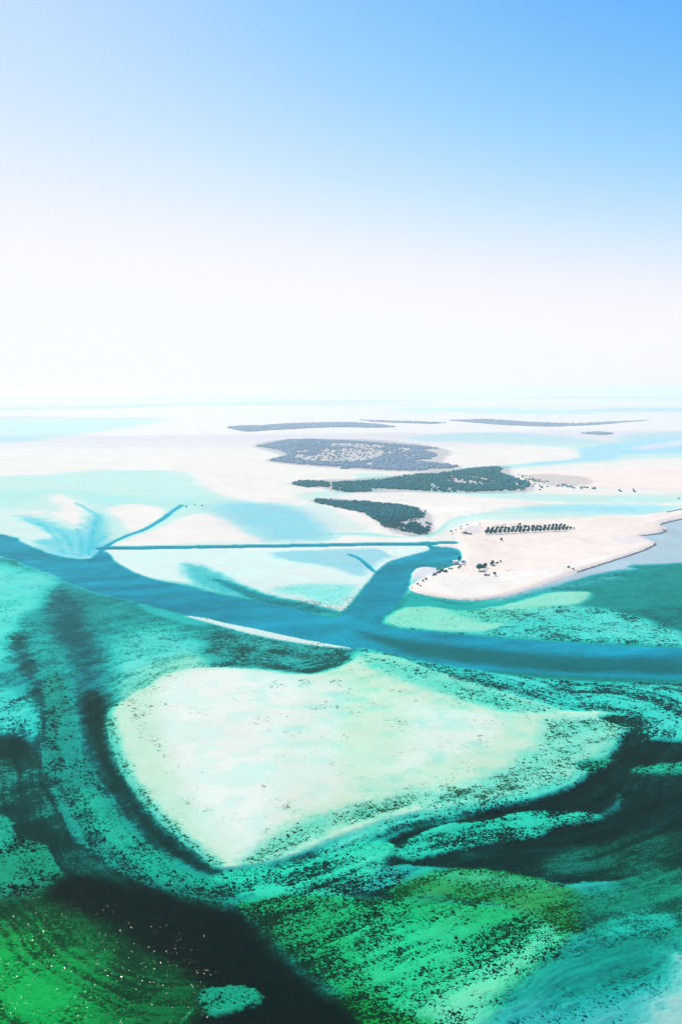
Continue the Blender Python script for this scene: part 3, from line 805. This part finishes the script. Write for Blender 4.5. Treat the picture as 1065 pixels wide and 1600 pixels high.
def leaf_mat(name, col):
    m, nt, out = mat(name)
    geo = nt.nodes.new('ShaderNodeNewGeometry')
    n = noise(nt, geo.outputs['Position'], .55, 4, .65)
    n2 = noise(nt, geo.outputs['Position'], .05, 3, .6)
    hv = nt.nodes.new('ShaderNodeHueSaturation')
    hv.inputs['Color'].default_value = (*col, 1)
    nt.links.new(mathn(nt, 'MULTIPLY_ADD', n2, .06, .47), hv.inputs['Hue'])
    nt.links.new(mathn(nt, 'MULTIPLY', mathn(nt, 'MULTIPLY_ADD', n, 1.7, .15), mathn(nt, 'MULTIPLY_ADD', n2, .8, .6)), hv.inputs['Value'])
    d = nt.nodes.new('ShaderNodeBsdfDiffuse')
    nt.links.new(hv.outputs[0], d.inputs[0])
    nt.links.new(d.outputs[0], out.inputs[0])
    return m


M_MANG = leaf_mat('mangrove_leaves', (.016, .22, .19))
M_GROVE = leaf_mat('grove_leaves', (.006, .13, .125))
M_BUSH = leaf_mat('shrub_leaves', (.03, .14, .13))
M_HAZED = leaf_mat('haze_paled_leaves', (.30, .43, .44))  # far mangrove leaves, distance haze painted into their colour
M_BARK = simple_mat('bark', (.12, .10, .08), .3, 2)
M_WHITE = simple_mat('white_plaster', (.80, .79, .76), .06, .8)
M_ROOF = simple_mat('white_roof', (.82, .81, .79), .05, .7)
M_GREY = simple_mat('grey_plaster', (.42, .46, .50), .12, .8)
M_WOOD = simple_mat('weathered_wood', (.13, .10, .08), .3, 2)
M_GLASS = simple_mat('dark_window_glass', (.03, .05, .06), .1, 1, .15)
M_NET = simple_mat('green_shade_net', (.30, .50, .47), .12, .6)
M_STONE = simple_mat('grey_stone', (.24, .24, .23), .35, .8)
M_BLOCK = simple_mat('sandy_blockwork', (.36, .33, .28), .25, 1)


class MB:
    def __init__(self):
        self.v, self.f = [], []

    def add(self, v, f):
        o = len(self.v)
        self.v += [tuple(q) for q in v]
        self.f += [tuple(i + o for i in q) for q in f]

    def box(self, x0, x1, y0, y1, z0, z1):
        self.add([(x, y, z) for z in (z0, z1) for y in (y0, y1) for x in (x0, x1)],
                 [(0, 2, 3, 1), (4, 5, 7, 6), (0, 1, 5, 4), (2, 6, 7, 3), (0, 4, 6, 2), (1, 3, 7, 5)])

    def tube(self, pts, rad, n=6):
        pts = [Vector(p) for p in pts]
        vs, fs = [], []
        for i, p in enumerate(pts):
            t = (pts[min(i + 1, len(pts) - 1)] - pts[max(i - 1, 0)]).normalized()
            a = t.orthogonal().normalized()
            b = t.cross(a)
            for k in range(n):
                q = 2 * math.pi * k / n
                vs.append(p + (a * math.cos(q) + b * math.sin(q)) * rad[i])
        for i in range(len(pts) - 1):
            for k in range(n):
                fs.append((i * n + k, i * n + (k + 1) % n, (i + 1) * n + (k + 1) % n, (i + 1) * n + k))
        fs.append(tuple(range(n))[::-1])
        fs.append(tuple(range((len(pts) - 1) * n, len(pts) * n)))
        self.add(vs, fs)

    def mesh(self, name, m, smooth=False):
        me = bpy.data.meshes.new(name)
        me.from_pydata(self.v, [], self.f)
        me.materials.append(m)
        if smooth:
            me.polygons.foreach_set('use_smooth', np.ones(len(me.polygons), bool))
        me.update()
        return me

    def build(self, name, m, parent=None, smooth=False):
        o = bpy.data.objects.new(name, self.mesh(name, m, smooth))
        COL.objects.link(o)
        if parent:
            o.parent = parent
        return o


def empty(name, loc, rz=0, label=None, cat=None, group=None):
    o = bpy.data.objects.new(name, None)
    o.empty_display_size = 1
    COL.objects.link(o)
    o.location = loc
    o.rotation_euler = (0, 0, rz)
    if label:
        tag(o, label, cat, group)
    return o


def ico(sub):
    import bmesh
    bm = bmesh.new()
    bmesh.ops.create_icosphere(bm, subdivisions=sub, radius=1)
    v = np.array([q.co[:] for q in bm.verts])
    f = np.array([[q.index for q in p.verts] for p in bm.faces])
    bm.free()
    return v, f


ICO1, ICO2 = ico(1), ico(2)


def crown_mesh(name, m, w, h, base, seed, leaves=150, flat=.0):
    """a broken dome of leaf clumps with a few lobes, gaps and a ragged outline"""
    r = np.random.default_rng(seed)
    mb = MB()
    lobes = []
    for k in range(6):
        a = r.uniform(0, 6.28)
        q = r.uniform(.15, .50)
        lobes.append((math.cos(a) * q * w * .5, math.sin(a) * q * w * .5, base + h * r.uniform(.35, .66), w * r.uniform(.20, .30), h * r.uniform(.26, .36)))
    for (lx, ly, lz, lr, lh) in lobes:
        v = ICO1[0] * (1 + r.uniform(-.22, .22, (len(ICO1[0]), 1)))
        mb.add(v * (lr, lr, lh) + (lx, ly, lz), ICO1[1])
    for k in range(leaves):
        lx, ly, lz, lr, lh = lobes[r.integers(len(lobes))]
        d = r.normal(size=3)
        d /= np.linalg.norm(d)
        if d[2] < -.5:
            d[2] *= -1
        p = np.array((lx, ly, lz)) + d * (lr, lr, lh) * r.uniform(.9, 1.35)
        sz = w * r.uniform(.045, .09)
        t1 = np.cross(d, r.normal(size=3))
        t1 /= np.linalg.norm(t1) + 1e-6
        t2 = np.cross(d, t1) + d * r.uniform(-.5, .5)
        mb.add([p - t1 * sz, p - t2 * sz * .7, p + t1 * sz, p + t2 * sz * .7], [(0, 1, 2, 3)])
    return mb.mesh(name, m)


def trunk_mesh(name, h, r0, spread, seed, roots=False):
    r = np.random.default_rng(seed)
    mb = MB()
    top = Vector((r.uniform(-.2, .2), r.uniform(-.2, .2), h * .55))
    mb.tube([(0, 0, -.6), (0, 0, h * .2), top], [r0 * 1.3, r0, r0 * .75])
    for k in range(4):
        a = k * 1.57 + r.uniform(-.4, .4)
        mb.tube([top - Vector((0, 0, h * .12)), top + Vector((math.cos(a) * spread * .5, math.sin(a) * spread * .5, h * .16)), top + Vector((math.cos(a) * spread, math.sin(a) * spread, h * .26))], [r0 * .55, r0 * .4, r0 * .2], 5)
    return mb.mesh(name, M_BARK)


def ground_z(u, v):
    return 1.6


MANG = [(crown_mesh('crown', M_MANG, 5.2 + .5 * k, 3.8 + .3 * (k % 3), .6, 100 + k, 130), trunk_mesh('trunk', 3.2, .16, 1.1, 200 + k)) for k in range(5)]
GROVE = [(crown_mesh('crown', M_GROVE, 7.0 + .35 * k, 6.2 + .3 * (k % 2), 1.2, 300 + k, 190), trunk_mesh('trunk', 5.0, .24, 1.6, 400 + k)) for k in range(4)]
BUSH = [(crown_mesh('crown', M_BUSH, 3.4 + .4 * k, 2.4, .1, 500 + k, 90), trunk_mesh('stem', 1.8, .09, .7, 600 + k)) for k in range(3)]


def place_tree(kind, name, p, label, cat, group=None, sc=(1, 1, 1), var=None):
    k = var if var is not None else random.randrange(len(kind))
    t = empty(name, p, random.uniform(0, 6.28), label, cat, group)
    t.scale = sc
    cm, tm = kind[k]
    for nm, me in ((('crown'), cm), ('trunk' if kind is not BUSH else 'stem', tm)):
        o = bpy.data.objects.new(nm, me)
        COL.objects.link(o)
        o.parent = t
    return t


# ---- mangrove islands --------------------------------------------------------


def pts_in(polys, cell, dens=None, seed=0, px=None):
    """jittered points (x, y) inside traced outlines"""
    out = []
    for poly, sp in polys:
        W = at_np(spline(poly, True, 3) if sp else poly)
        lo, hi = W.min(0), W.max(0)
        gx, gy = np.meshgrid(np.arange(lo[0], hi[0], cell), np.arange(lo[1], hi[1], cell))
        gx = gx.ravel() + rng.uniform(-.48, .48, gx.size) * cell
        gy = gy.ravel() + rng.uniform(-.48, .48, gy.size) * cell
        jx = gx + 10 * fbm(gx / 30, gy / 30, seed + 3, 4)
        jy = gy + 26 * fbm(gx / 30, gy / 30, seed + 8, 4)
        _, ins = seg_dist(jx, jy, W, True)
        gx, gy = gx[ins], gy[ins]
        if dens is not None:
            k = dens(gx, gy)
            keep = rng.uniform(0, 1, len(gx)) < k
            gx, gy = gx[keep], gy[keep]
        out.append(np.stack([gx, gy], 1))
    return np.concatenate(out)


def c5(pts, ox, oy, sc):
    return [(ox + x / sc, oy + y / sc) for x, y in pts]


def forest(name, label, pts, w, h, m, sub=0, seed=3):
    """a mangrove wood too dense to count: joined clumps of foliage"""
    r = np.random.default_rng(seed)
    if sub:
        bv, bf = ICO2
    else:
        bv, bf = ICO1
    keep = bv[:, 2] > -.75
    n, k = len(pts), len(bv)
    rad = r.uniform(.32, .66, (n, 1, 1)) * w
    hh = r.uniform(.6, 1.25, (n, 1, 1)) * h
    V_ = bv[None] * (1 + r.uniform(-.28, .28, (n, k, 1)))
    V_ = np.concatenate([V_[..., :2] * rad, V_[..., 2:] * hh * .55 + hh * .5], 2)
    V_[..., 0] += pts[:, None, 0]
    V_[..., 1] += pts[:, None, 1]
    F_ = (bf[None] + (np.arange(n) * k)[:, None, None]).reshape(-1, 3)
    me = bpy.data.meshes.new(name)
    me.vertices.add(n * k)
    me.vertices.foreach_set('co', V_.astype(np.float32).ravel())
    me.loops.add(len(F_) * 3)
    me.loops.foreach_set('vertex_index', F_.astype(np.int32).ravel())
    me.polygons.add(len(F_))
    me.polygons.foreach_set('loop_start', np.arange(0, len(F_) * 3, 3, dtype=np.int32))
    me.update(calc_edges=True)
    me.materials.append(m)
    o = bpy.data.objects.new(name, me)
    COL.objects.link(o)
    return tag(o, label, 'mangroves', None, 'stuff')


I1 = [(c5([(45, 65), (75, 52), (150, 55), (250, 65), (420, 75), (560, 85), (640, 90), (720, 100), (780, 112), (830, 128), (840, 145), (880, 165), (885, 190), (850, 205), (760, 205), (735, 215), (690, 230), (640, 236), (600, 262), (570, 250), (545, 215), (500, 200), (450, 175), (420, 155), (380, 142), (280, 125), (180, 100), (100, 82)], 480, 770, 4.84), False),
      (c5([(590, 248), (700, 240), (850, 238), (865, 252), (800, 272), (700, 272), (620, 268)], 480, 770, 4.84), False),
      (c5([(610, 270), (720, 287), (850, 268), (915, 268), (928, 285), (900, 308), (850, 314), (760, 300), (680, 290)], 480, 770, 4.84), False)]
p1 = pts_in(I1, 4.6, lambda x, y: .93 - .5 * (fbm(x / 22, y / 40, 41, 4) > .2), 31)
order = np.argsort(np.hypot(p1[:, 0], p1[:, 1]))
near, rest = p1[order[:270]], p1[order[270:]]
for x, y in near:
    sc = random.uniform(.75, 1.2)
    place_tree(MANG, 'mangrove_tree', (x, y, -.05), 'dark teal mangrove tree crowded into the nearest mangrove wood north of the canal', 'mangrove tree', 'mangrove trees at the near edge of the wood', (sc, sc, sc * random.uniform(.85, 1.2)))
forest('mangrove_wood', 'dense dark green mangrove wood tapering to a point on the pale flats, nearest of all', rest, 5.4, 4.2, M_MANG, 0, 5)
for (x, y), txt in zip(c5([(890, 148), (858, 147), (897, 235), (923, 246), (922, 272), (783, 217), (812, 215), (795, 236)], 480, 770, 4.84),
                       ['lone mangrove off the upper right corner of the nearest wood', 'mangrove just breaking from the upper right corner of the nearest wood', 'largest stray mangrove clump beside the right end of the nearest wood',
                        'small stray mangrove right of the largest stray clump', 'small mangrove above the rounded end of the lowest wood tongue', 'left mangrove of two in the sandy gap of the nearest wood',
                        'right mangrove of two in the sandy gap of the nearest wood', 'mangrove standing just below the pair in the sandy gap']):
    q = at(x, y)
    place_tree(MANG, 'mangrove_tree', (q.x, q.y, -.05), txt, 'mangrove tree', None, (1.35, 1.1, 1) if 'largest' in txt else (.85, .85, .85))

I2 = [(c5([(40, 245), (75, 233), (130, 235), (180, 237), (188, 258), (150, 254), (100, 258), (60, 252)], 440, 660, 2.536), False),
      (c5([(196, 262), (200, 240), (250, 237), (330, 233), (420, 225), (500, 212), (560, 208), (620, 205), (700, 193), (780, 182), (850, 177), (870, 185), (860, 200), (900, 215), (960, 232), (985, 245), (965, 262), (955, 272), (900, 270), (800, 272), (740, 278), (660, 275), (560, 270), (470, 265), (380, 262), (345, 275), (280, 278), (225, 275)], 440, 660, 2.536), False)]
BARE = [at_np(spline(c5(b_, 440, 660, 2.536), True, 3)) for b_ in ([(640, 232), (690, 222), (760, 232), (830, 246), (760, 250), (680, 240)], [(700, 207), (780, 216), (860, 236), (920, 244), (850, 240), (760, 222)])]


def d2(x, y):
    k = np.full(len(x), .95)
    for b_ in BARE:
        _, ins = seg_dist(x, y, b_, True)
        k = np.where(ins, .12, k)
    nn = fbm(x / 40, y / 90, 51, 5)
    right = np.clip((x - at(640, 750).x) / 150, 0, 1)
    return np.where(nn > .16 - .10 * right, k * .25, k)


p2 = pts_in(I2, 5.6, d2, 33)
forest('mangrove_wood', 'long narrow mangrove wood in the middle distance reaching the pink sand spit', p2, 6.6, 4.6, M_MANG, 0, 6)
sc2 = [(c5([(955, 225), (1000, 228), (1065, 245), (1065, 260), (1020, 272), (970, 270)], 440, 660, 2.536), False),
       ([(806, 744), (830, 752), (855, 757), (880, 762), (905, 764), (930, 767), (1000, 770), (990, 766), (930, 763), (900, 760), (870, 757), (840, 750), (812, 741)], False)]
p2b = pts_in(sc2, 9, lambda x, y: np.where(fbm(x / 30, y / 50, 61, 4) > -.02, .55, .05), 35)
forest('mangrove_scrub', 'scattered dark mangrove bushes along the lower edge of the pink sand spit', p2b, 6.0, 3.4, M_MANG, 0, 7)

I3 = [(c5([(170, 160), (230, 150), (300, 133), (400, 130), (520, 135), (640, 140), (740, 150), (900, 162), (970, 172), (880, 172), (940, 190), (960, 200), (930, 215), (870, 222), (800, 228), (900, 230), (1000, 240), (1055, 250), (1000, 260), (850, 268), (700, 262), (560, 252), (420, 243), (300, 235), (225, 222), (270, 210), (310, 205), (300, 190), (260, 175)], 340, 640, 2.803), False),
      (c5([(535, 258), (555, 254), (580, 259), (560, 263)], 340, 640, 2.803), False)]
OPEN3 = at_np(spline(c5([(350, 150), (480, 146), (640, 150), (760, 160), (850, 172), (800, 190), (720, 205), (640, 225), (500, 230), (400, 225), (330, 210), (350, 180)], 340, 640, 2.803), True, 3))


def d3(x, y):
    _, ins = seg_dist(x, y, OPEN3, True)
    nn = fbm(x / 90, y / 160, 71, 5)
    return np.where(ins, np.where(nn > .05, .55, .06), np.where(nn > .2, .15, .85))


p3 = pts_in(I3, 7.5, d3, 37)
forest('mangrove_wood', 'broad patchy mangrove island with bare pale ground in its middle', p3, 8.2, 4.4, M_HAZED, 0, 8)
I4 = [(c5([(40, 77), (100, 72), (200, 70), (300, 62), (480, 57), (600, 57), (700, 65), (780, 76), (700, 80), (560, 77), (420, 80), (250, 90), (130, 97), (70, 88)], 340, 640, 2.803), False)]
forest('mangrove_wood', 'far hazy mangrove island lying long and low behind the patchy island', pts_in(I4, 14, None, 39), 17, 5, M_HAZED, 0, 9)
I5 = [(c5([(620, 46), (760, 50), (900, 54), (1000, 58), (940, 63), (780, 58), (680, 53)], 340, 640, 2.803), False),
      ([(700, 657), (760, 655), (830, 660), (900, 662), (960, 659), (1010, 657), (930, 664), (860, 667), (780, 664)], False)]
forest('mangrove_wood', 'faint far mangrove strip on the right below the horizon', pts_in(I5, 17, lambda x, y: np.full(len(x), .8), 43), 20, 5, M_HAZED, 0, 10)
forest('mangrove_scrub', 'thin far streak of scrub alone in the pale right lagoon', pts_in([([(906, 677), (925, 675), (952, 676), (958, 678), (940, 680), (920, 678.5)], False)], 12, None, 45), 14, 4, M_HAZED, 0, 12)

# ---- planted grove on the sandy island ------------------------------------------
ISZ = 1.6
cols = [760, 766.5, 773, 780, 787, 793.5, 799.5, 805.5, 811.5, 818, 824, 830.5, 836.5, 843, 849.5, 855.5, 861.5, 867.5, 873, 879]
for i, u in enumerate(cols):
    vb = 835.2 - 5.6 * (u - 760) / 119
    n = 4 if u < 785 else 3
    if i in (5, 13):
        n = 2
    for k in range(n):
        p = at(u + .9 * k + random.uniform(-.5, .5), vb - (8.8 / n) * k + random.uniform(-.3, .3), ISZ)
        sc = random.uniform(.72, .98) * (.95 if k else 1.05)
        place_tree(GROVE, 'grove_tree', p, 'round dark tree in the straight planted rows of the grove', 'tree', 'trees planted in rows on the sandy island', (sc, sc, sc * random.uniform(.85, 1.05)))
for u, v, txt, sc in [(884.5, 828.8, 'lower of two small trees just before the right end of the grove', .8), (886, 826.2, 'upper of two small trees just before the right end of the grove', .75), (890.5, 827.2, 'last but one small tree at the right end of the grove', .7), (896, 827.2, 'smallest tree ending the right tip of the grove', .5)]:
    place_tree(GROVE, 'grove_tree', at(u, v, ISZ), txt, 'tree', None, (sc, sc, sc * .9))

# ---- single trees and shrubs ---------------------------------------------------------
TR = [(748, 891.6, (1.75, 1.5, 1.15), 'largest dark spreading tree, leftmost on the open sand below the grove'),
      (755, 890.2, (.8, .8, .75), 'low tree merging into the right side of the largest spreading tree'),
      (757.8, 887, (.8, .8, .8), 'rounded tree standing just up and right of the largest tree'),
      (766.5, 883.6, (.75, .7, .55), 'low left tree of a pair between the largest tree and a row of dots'),
      (769.5, 882.6, (.75, .75, .75), 'taller right tree of a pair between the largest tree and a row of dots'),
      (770.5, 884.6, (.6, .5, .35), 'flat bush spread at the foot of the tree pair'),
      (772.6, 899.6, (.78, .7, .62), 'lone dark tree right of the small grey hut'),
      (782.8, 845, (.68, .62, .6), 'lone dark tree on bare sand just below the grove'),
      (811.3, 821.2, (.72, .65, .6), 'lone dark tree standing behind the middle of the grove'),
      (718, 876.5, (.6, .5, .95), 'dark upright tree squeezed between two white waterside buildings'),
      (716.2, 877.2, (.45, .45, .7), 'short dark tree against the right side of the stilt house')]
for u, v, sc, txt in TR:
    place_tree(GROVE, 'shade_tree', at(u, v, ISZ), txt, 'tree', None, sc)
SH = [(704.5, 831.5, 1.3, 'dark shrub by the upper corner of the basin, left of the track'), (711.8, 829, .8, 'tiny shrub right of the shrub at the basin corner'),
      (720, 823.4, .8, 'upper of two tiny shrubs above the hedge'), (719.7, 827, .9, 'lower of two tiny shrubs above the hedge'), (729.5, 820.8, .9, 'small shrub alone above the right half of the hedge'),
      (749, 819.4, .7, 'tiny shrub near the shore left of the net house'), (701.8, 889.4, .8, 'small dark shrub on the basin shore, left of two'), (706, 889.2, .8, 'small dark shrub on the basin shore, right of two'),
      (716.3, 888, .9, 'dark shrub on the bank below the stilt house'), (718.6, 885.6, .9, 'dark shrub up the bank between the stilt house and the fence'), (763.2, 899.2, .7, 'tiny shrub between the grey hut and the lone tree'),
      (774.5, 880.8, .7, 'first and leftmost dot of the row of tiny shrubs'), (777, 879.8, .8, 'middle dot of the row of tiny shrubs'), (781, 878, 1.0, 'last and largest dot of the row of tiny shrubs'),
      (652, 913.4, 1.0, 'dark shrub on the sandy tip of the island'), (656.4, 916, .7, 'tiny shrub right of the shrub on the sandy tip'), (643.5, 918.4, .5, 'low plant nearest the very point of the sandy tip'),
      (660.4, 908, .9, 'low shrub below the waterside thicket, left of two'), (665, 905.6, 1.0, 'low shrub below the waterside thicket, right of two'),
      (887, 887, 1.0, 'low grey shrub above the long beach, left of two'), (894.6, 889.8, .8, 'low grey shrub above the long beach, right of two'),
      (291.5, 792, 1.0, 'dark bush in the shallows, leftmost of three at the end of the curved creek'), (304, 789.2, 1.0, 'dark bush in the shallows, middle one of three at the end of the curved creek'), (315.6, 790.6, 1.0, 'dark bush in the shallows, rightmost of three at the end of the curved creek'),
      (1059, 779.6, 1.2, 'dark bush alone in the pale shallows at the right edge')]
for u, v, sc, txt in SH:
    dry = not ('shallows' in txt)
    place_tree(BUSH, 'shrub', at(u, v, ISZ if dry else 0) - Vector((0, 0, 0 if dry else .05)), txt, 'shrub', None, (sc * 1.1, sc * 1.1, sc))
# hedge
hd = empty('hedge', at(729, 834.4, ISZ), 0, 'low straggling green hedge on wet grey ground left of the grove', 'hedge')
for k, (u, v, sc) in enumerate([(721.5, 832.8, .8), (724, 833.4, .9), (726.5, 833.9, 1.35), (729, 834.4, .95), (731.5, 834.8, .9), (734, 835.1, .9), (736.2, 835.4, .8)]):
    o = bpy.data.objects.new('bush', BUSH[k % 3][0])
    COL.objects.link(o)
    o.parent = hd
    o.location = at(u, v, ISZ) - hd.location
    o.scale = (sc, sc * 1.2, sc)
# waterside thicket
TH = [(c5([(120, 650), (150, 600), (210, 550), (260, 512), (300, 530), (350, 525), (385, 545), (395, 600), (350, 600), (320, 565), (260, 600), (200, 620), (150, 660)], 660, 840, 10.65), False)]
for x, y in pts_in(TH, 3.0, lambda x, y: np.full(len(x), .62), 47):
    sc = random.uniform(.7, 1.15)
    place_tree(BUSH, 'shrub', (x, y, ISZ - .4), 'grey green bush crowded in the thicket on the basin shore', 'shrub', 'bushes of the waterside thicket', (sc, sc, sc))

# ---- buildings -----------------------------------------------------------------------


def house(name, u, v, rz, w, d, h, z0, label, wallm, roofm, wins=2, stilts=False, over=.35):
    t = empty(name, at(u, v, z0), rz, label, 'house')
    b = MB(); b.box(-w / 2, w / 2, -d / 2, d / 2, 0, h); b.build('wall', wallm, t)
    b = MB(); b.box(-w / 2 - over, w / 2 + over, -d / 2 - over, d / 2 + over, h + .003, h + .28); r = b.build('roof', roofm, t)
    b = MB()
    for (x0, x1, y0, y1) in ((-w / 2 - over, w / 2 + over, -d / 2 - over, -d / 2 - over + .15), (-w / 2 - over, w / 2 + over, d / 2 + over - .15, d / 2 + over)):
        b.box(x0, x1, y0, y1, h + .283, h + .55)
    b.build('parapet', roofm, r)
    b = MB(); b.box(-.45, .45, -d / 2 - .06, -d / 2 - .002, .02, min(2.1, h - .3)); dr = b.build('door', M_WOOD, t)
    b = MB(); b.box(.28, .34, -d / 2 - .12, -d / 2 - .062, .95, 1.05); b.build('handle', M_GREY, dr)
    for k in range(wins):
        x = (-w * .33, w * .33)[k % 2]
        b = MB(); b.box(x - .5, x + .5, -d / 2 - .05, -d / 2 - .002, 1.0, 1.9); wi = b.build('window', M_WHITE, t)
        b = MB(); b.box(x - .42, x + .42, -d / 2 - .08, -d / 2 - .052, 1.08, 1.82); b.build('pane', M_GLASS, wi)
    if stilts:
        for x in (-w * .42, 0, w * .42):
            for y in (-d * .42, d * .42):
                b = MB(); b.tube([(x, y, -4.5), (x, y, -.003)], [.18, .16], 6); b.build('stilt', M_WOOD, t)
    return t


st = house('stilt_house', 711.0, 880.5, R(18), 5.6, 5.0, 3.2, 1.9, 'white flat-roofed house on dark stilts over the basin edge', M_WHITE, M_ROOF, 2, True)
b = MB(); b.box(.6, 5.2, 2.9, 6.4, -.1, 2.8); b.build('back_room', M_WHITE, st)
b = MB(); b.box(.3, 5.5, 2.95, 6.7, 2.803, 3.1); b.build('roof', M_ROOF, st)
b = MB(); b.box(-3.2, 5.2, -3.4, 2.2, -.25, -.004); b.build('deck', M_WOOD, st)
house('white_hut', 722.7, 878.6, R(8), 4.6, 4.2, 2.9, ISZ, 'small square white hut on the bank right of the stilt house', M_WHITE, M_ROOF, 1)
house('grey_hut', 758, 899.2, R(4), 4.4, 2.4, 1.9, ISZ, 'small pale grey hut alone on the white sand below the big trees', M_GREY, M_ROOF, 2)


def low_wall(u, v, L_, h, rz, label, m=M_BLOCK, n=5, th=.5):
    t = empty('low_wall', at(u, v, ISZ), rz, label, 'wall')
    for k in range(n):
        b = MB()
        x0 = -L_ / 2 + L_ * k / n
        b.box(x0 + .02, x0 + L_ / n - .02, -th / 2 - .05 * (k % 2), th / 2, -.2, h * random.uniform(.7, 1.0))
        b.build('wall_section', m, t)
    return t


fence = empty('board_fence', at(725.3, 884, ISZ), R(82), 'dark upright board fence running down the bank right of the white hut', 'fence')
for k in range(7):
    b = MB(); b.box(k * 1.6, k * 1.6 + .16, -.08, .08, -.2, 2.1); b.build('post', M_WOOD, fence)
    if k < 6:
        for z in (.1, .75, 1.4):
            b = MB(); b.box(k * 1.6 + .17, k * 1.6 + 1.59, -.03, .03, z, z + .55); b.build('board', M_WOOD, fence)
low_wall(721, 882.6, 5.5, 1.4, R(8), 'pale low terrace wall between the stilt house and the board fence', M_WHITE)
low_wall(758, 844.8, 4.6, .5, R(3), 'short grey wall lying on sand below the left end of the grove')
low_wall(770.4, 846.4, 8.5, .35, R(2), 'longer pale grey wall on sand left of the lone tree below the grove', M_GREY)
low_wall(788, 820, 5.6, .9, R(0), 'dark low wall behind the grove, just above the net house')
low_wall(797.5, 820.6, 2.4, .9, R(10), 'short low wall between the net house and the lone tree behind the grove')
low_wall(803.5, 820.6, 4.0, .9, R(-14), 'slanted low wall just left of the lone tree behind the grove')
low_wall(823, 823.4, 6.0, .9, R(-4), 'low wall hidden close behind the grove, right of the lone tree')
low_wall(792.3, 892, 4.6, .5, R(4), 'dark fragment of low wall on the white sand, lower of two')
low_wall(797.6, 890, 3.4, .5, R(-12), 'grey fragment of low wall on the white sand, upper of two', M_GREY)

net = empty('net_house', at(779.5, 824.2, ISZ), 0, 'long pale green shade net house behind the left end of the grove', 'greenhouse')
for k in range(6):
    for y in (-5, 5):
        b = MB(); b.tube([(-8 + k * 3.2, y, -.2), (-8 + k * 3.2, y, 2.6)], [.08, .08], 5); b.build('post', M_WOOD, net)
for k in range(5):
    b = MB()
    xs = [-8 + k * 3.2 + .02 + 3.16 * q / 6 for q in range(7)]
    zt = [2.6 + .7 * math.sin(math.pi * q / 6) for q in range(7)]
    vs = [(x, y, z) for x, z in zip(xs, zt) for y in (-5.1, 5.1)] + [(x, y, z - .06) for x, z in zip(xs, zt) for y in (-5.1, 5.1)]
    fs = []
    for q in range(6):
        a = q * 2
        fs += [(a, a + 2, a + 3, a + 1), (a + 14, a + 15, a + 17, a + 16), (a, a + 14, a + 16, a + 2), (a + 1, a + 3, a + 17, a + 15)]
    fs += [(0, 1, 15, 14), (12, 26, 27, 13)]
    b.add(vs, fs)
    b.build('roof_panel', M_NET, net)

# ---- stone bunds along the shore -----------------------------------------------------


def bund(pts, wd, h, label, step=2.6):
    P = at_np(spline(pts, False, 5))
    c = P.mean(0)
    t = empty('stone_bund', (c[0], c[1], 0), 0, label, 'sea wall')
    seg = np.hypot(*(P[1:] - P[:-1]).T)
    s_ = np.concatenate([[0], np.cumsum(seg)])
    n = int(s_[-1] / step)
    mbs = MB()
    for k in range(n):
        for j in range(2):
            q = s_[-1] * (k + .5) / n
            x, y = np.interp(q, s_, P[:, 0]), np.interp(q, s_, P[:, 1])
            v = ICO1[0] * (1 + rng.uniform(-.3, .3, (len(ICO1[0]), 1))) * (step * .62, wd * .5, h * .6)
            a = rng.uniform(0, 3.14)
            v = np.stack([v[:, 0] * math.cos(a) - v[:, 1] * math.sin(a), v[:, 0] * math.sin(a) + v[:, 1] * math.cos(a), v[:, 2]], 1)
            mbs.add(v + (x - c[0] + rng.uniform(-.6, .6), y - c[1] + rng.uniform(-1, 1), .25 + rng.uniform(0, .4)), ICO1[1])
    o = mbs.build('stones', M_STONE, t)
    o['kind'] = 'stuff'


bund([(996, 837.2), (1012, 836.2), (1030, 834), (1037, 831), (1039.5, 829.5), (1034, 827.6), (1031.5, 824), (1033, 819), (1046, 815.5), (1066, 811)], 2.4, 1.3, 'thin dark stone bund bending round the flooded inlet on the right shore')
bund([(1040, 800.6), (1056, 797.5), (1068, 795.2), (1100, 790)], 2.4, 1.2, 'short dark stone bund on the upper right shore by the frame edge')
bund([(1004, 843.6), (1014, 848), (1022.6, 850.4), (1012, 857), (996, 863.5), (970, 872), (940, 881.8), (900, 894.5)], 1.9, 1.0, 'long dark stone bund edging the beach from the sharp corner leftwards')

# ------------------------------------------------------------------ haze


def haze_box():
    m, nt, out = mat('haze_air')
    pv = nt.nodes.new('ShaderNodeVolumePrincipled')
    pv.inputs['Color'].default_value = (*HAZE_COLOR, 1)
    pv.inputs['Density'].default_value = HAZE_DENSITY
    pv.inputs['Anisotropy'].default_value = 0.35
    nt.links.new(pv.outputs[0], out.inputs['Volume'])
    me = box_mesh('haze', -FARX - 500, FARX + 500, -2500, 80500, WATER_BOTTOM - 1.5, CAM_H + 12)
    me.materials.append(m)
    o = bpy.data.objects.new('haze', me)
    COL.objects.link(o)
    o['kind'] = 'stuff'
    o['label'] = 'pale blue sea haze hanging over the whole lagoon'
    o['category'] = 'haze'


haze_box()
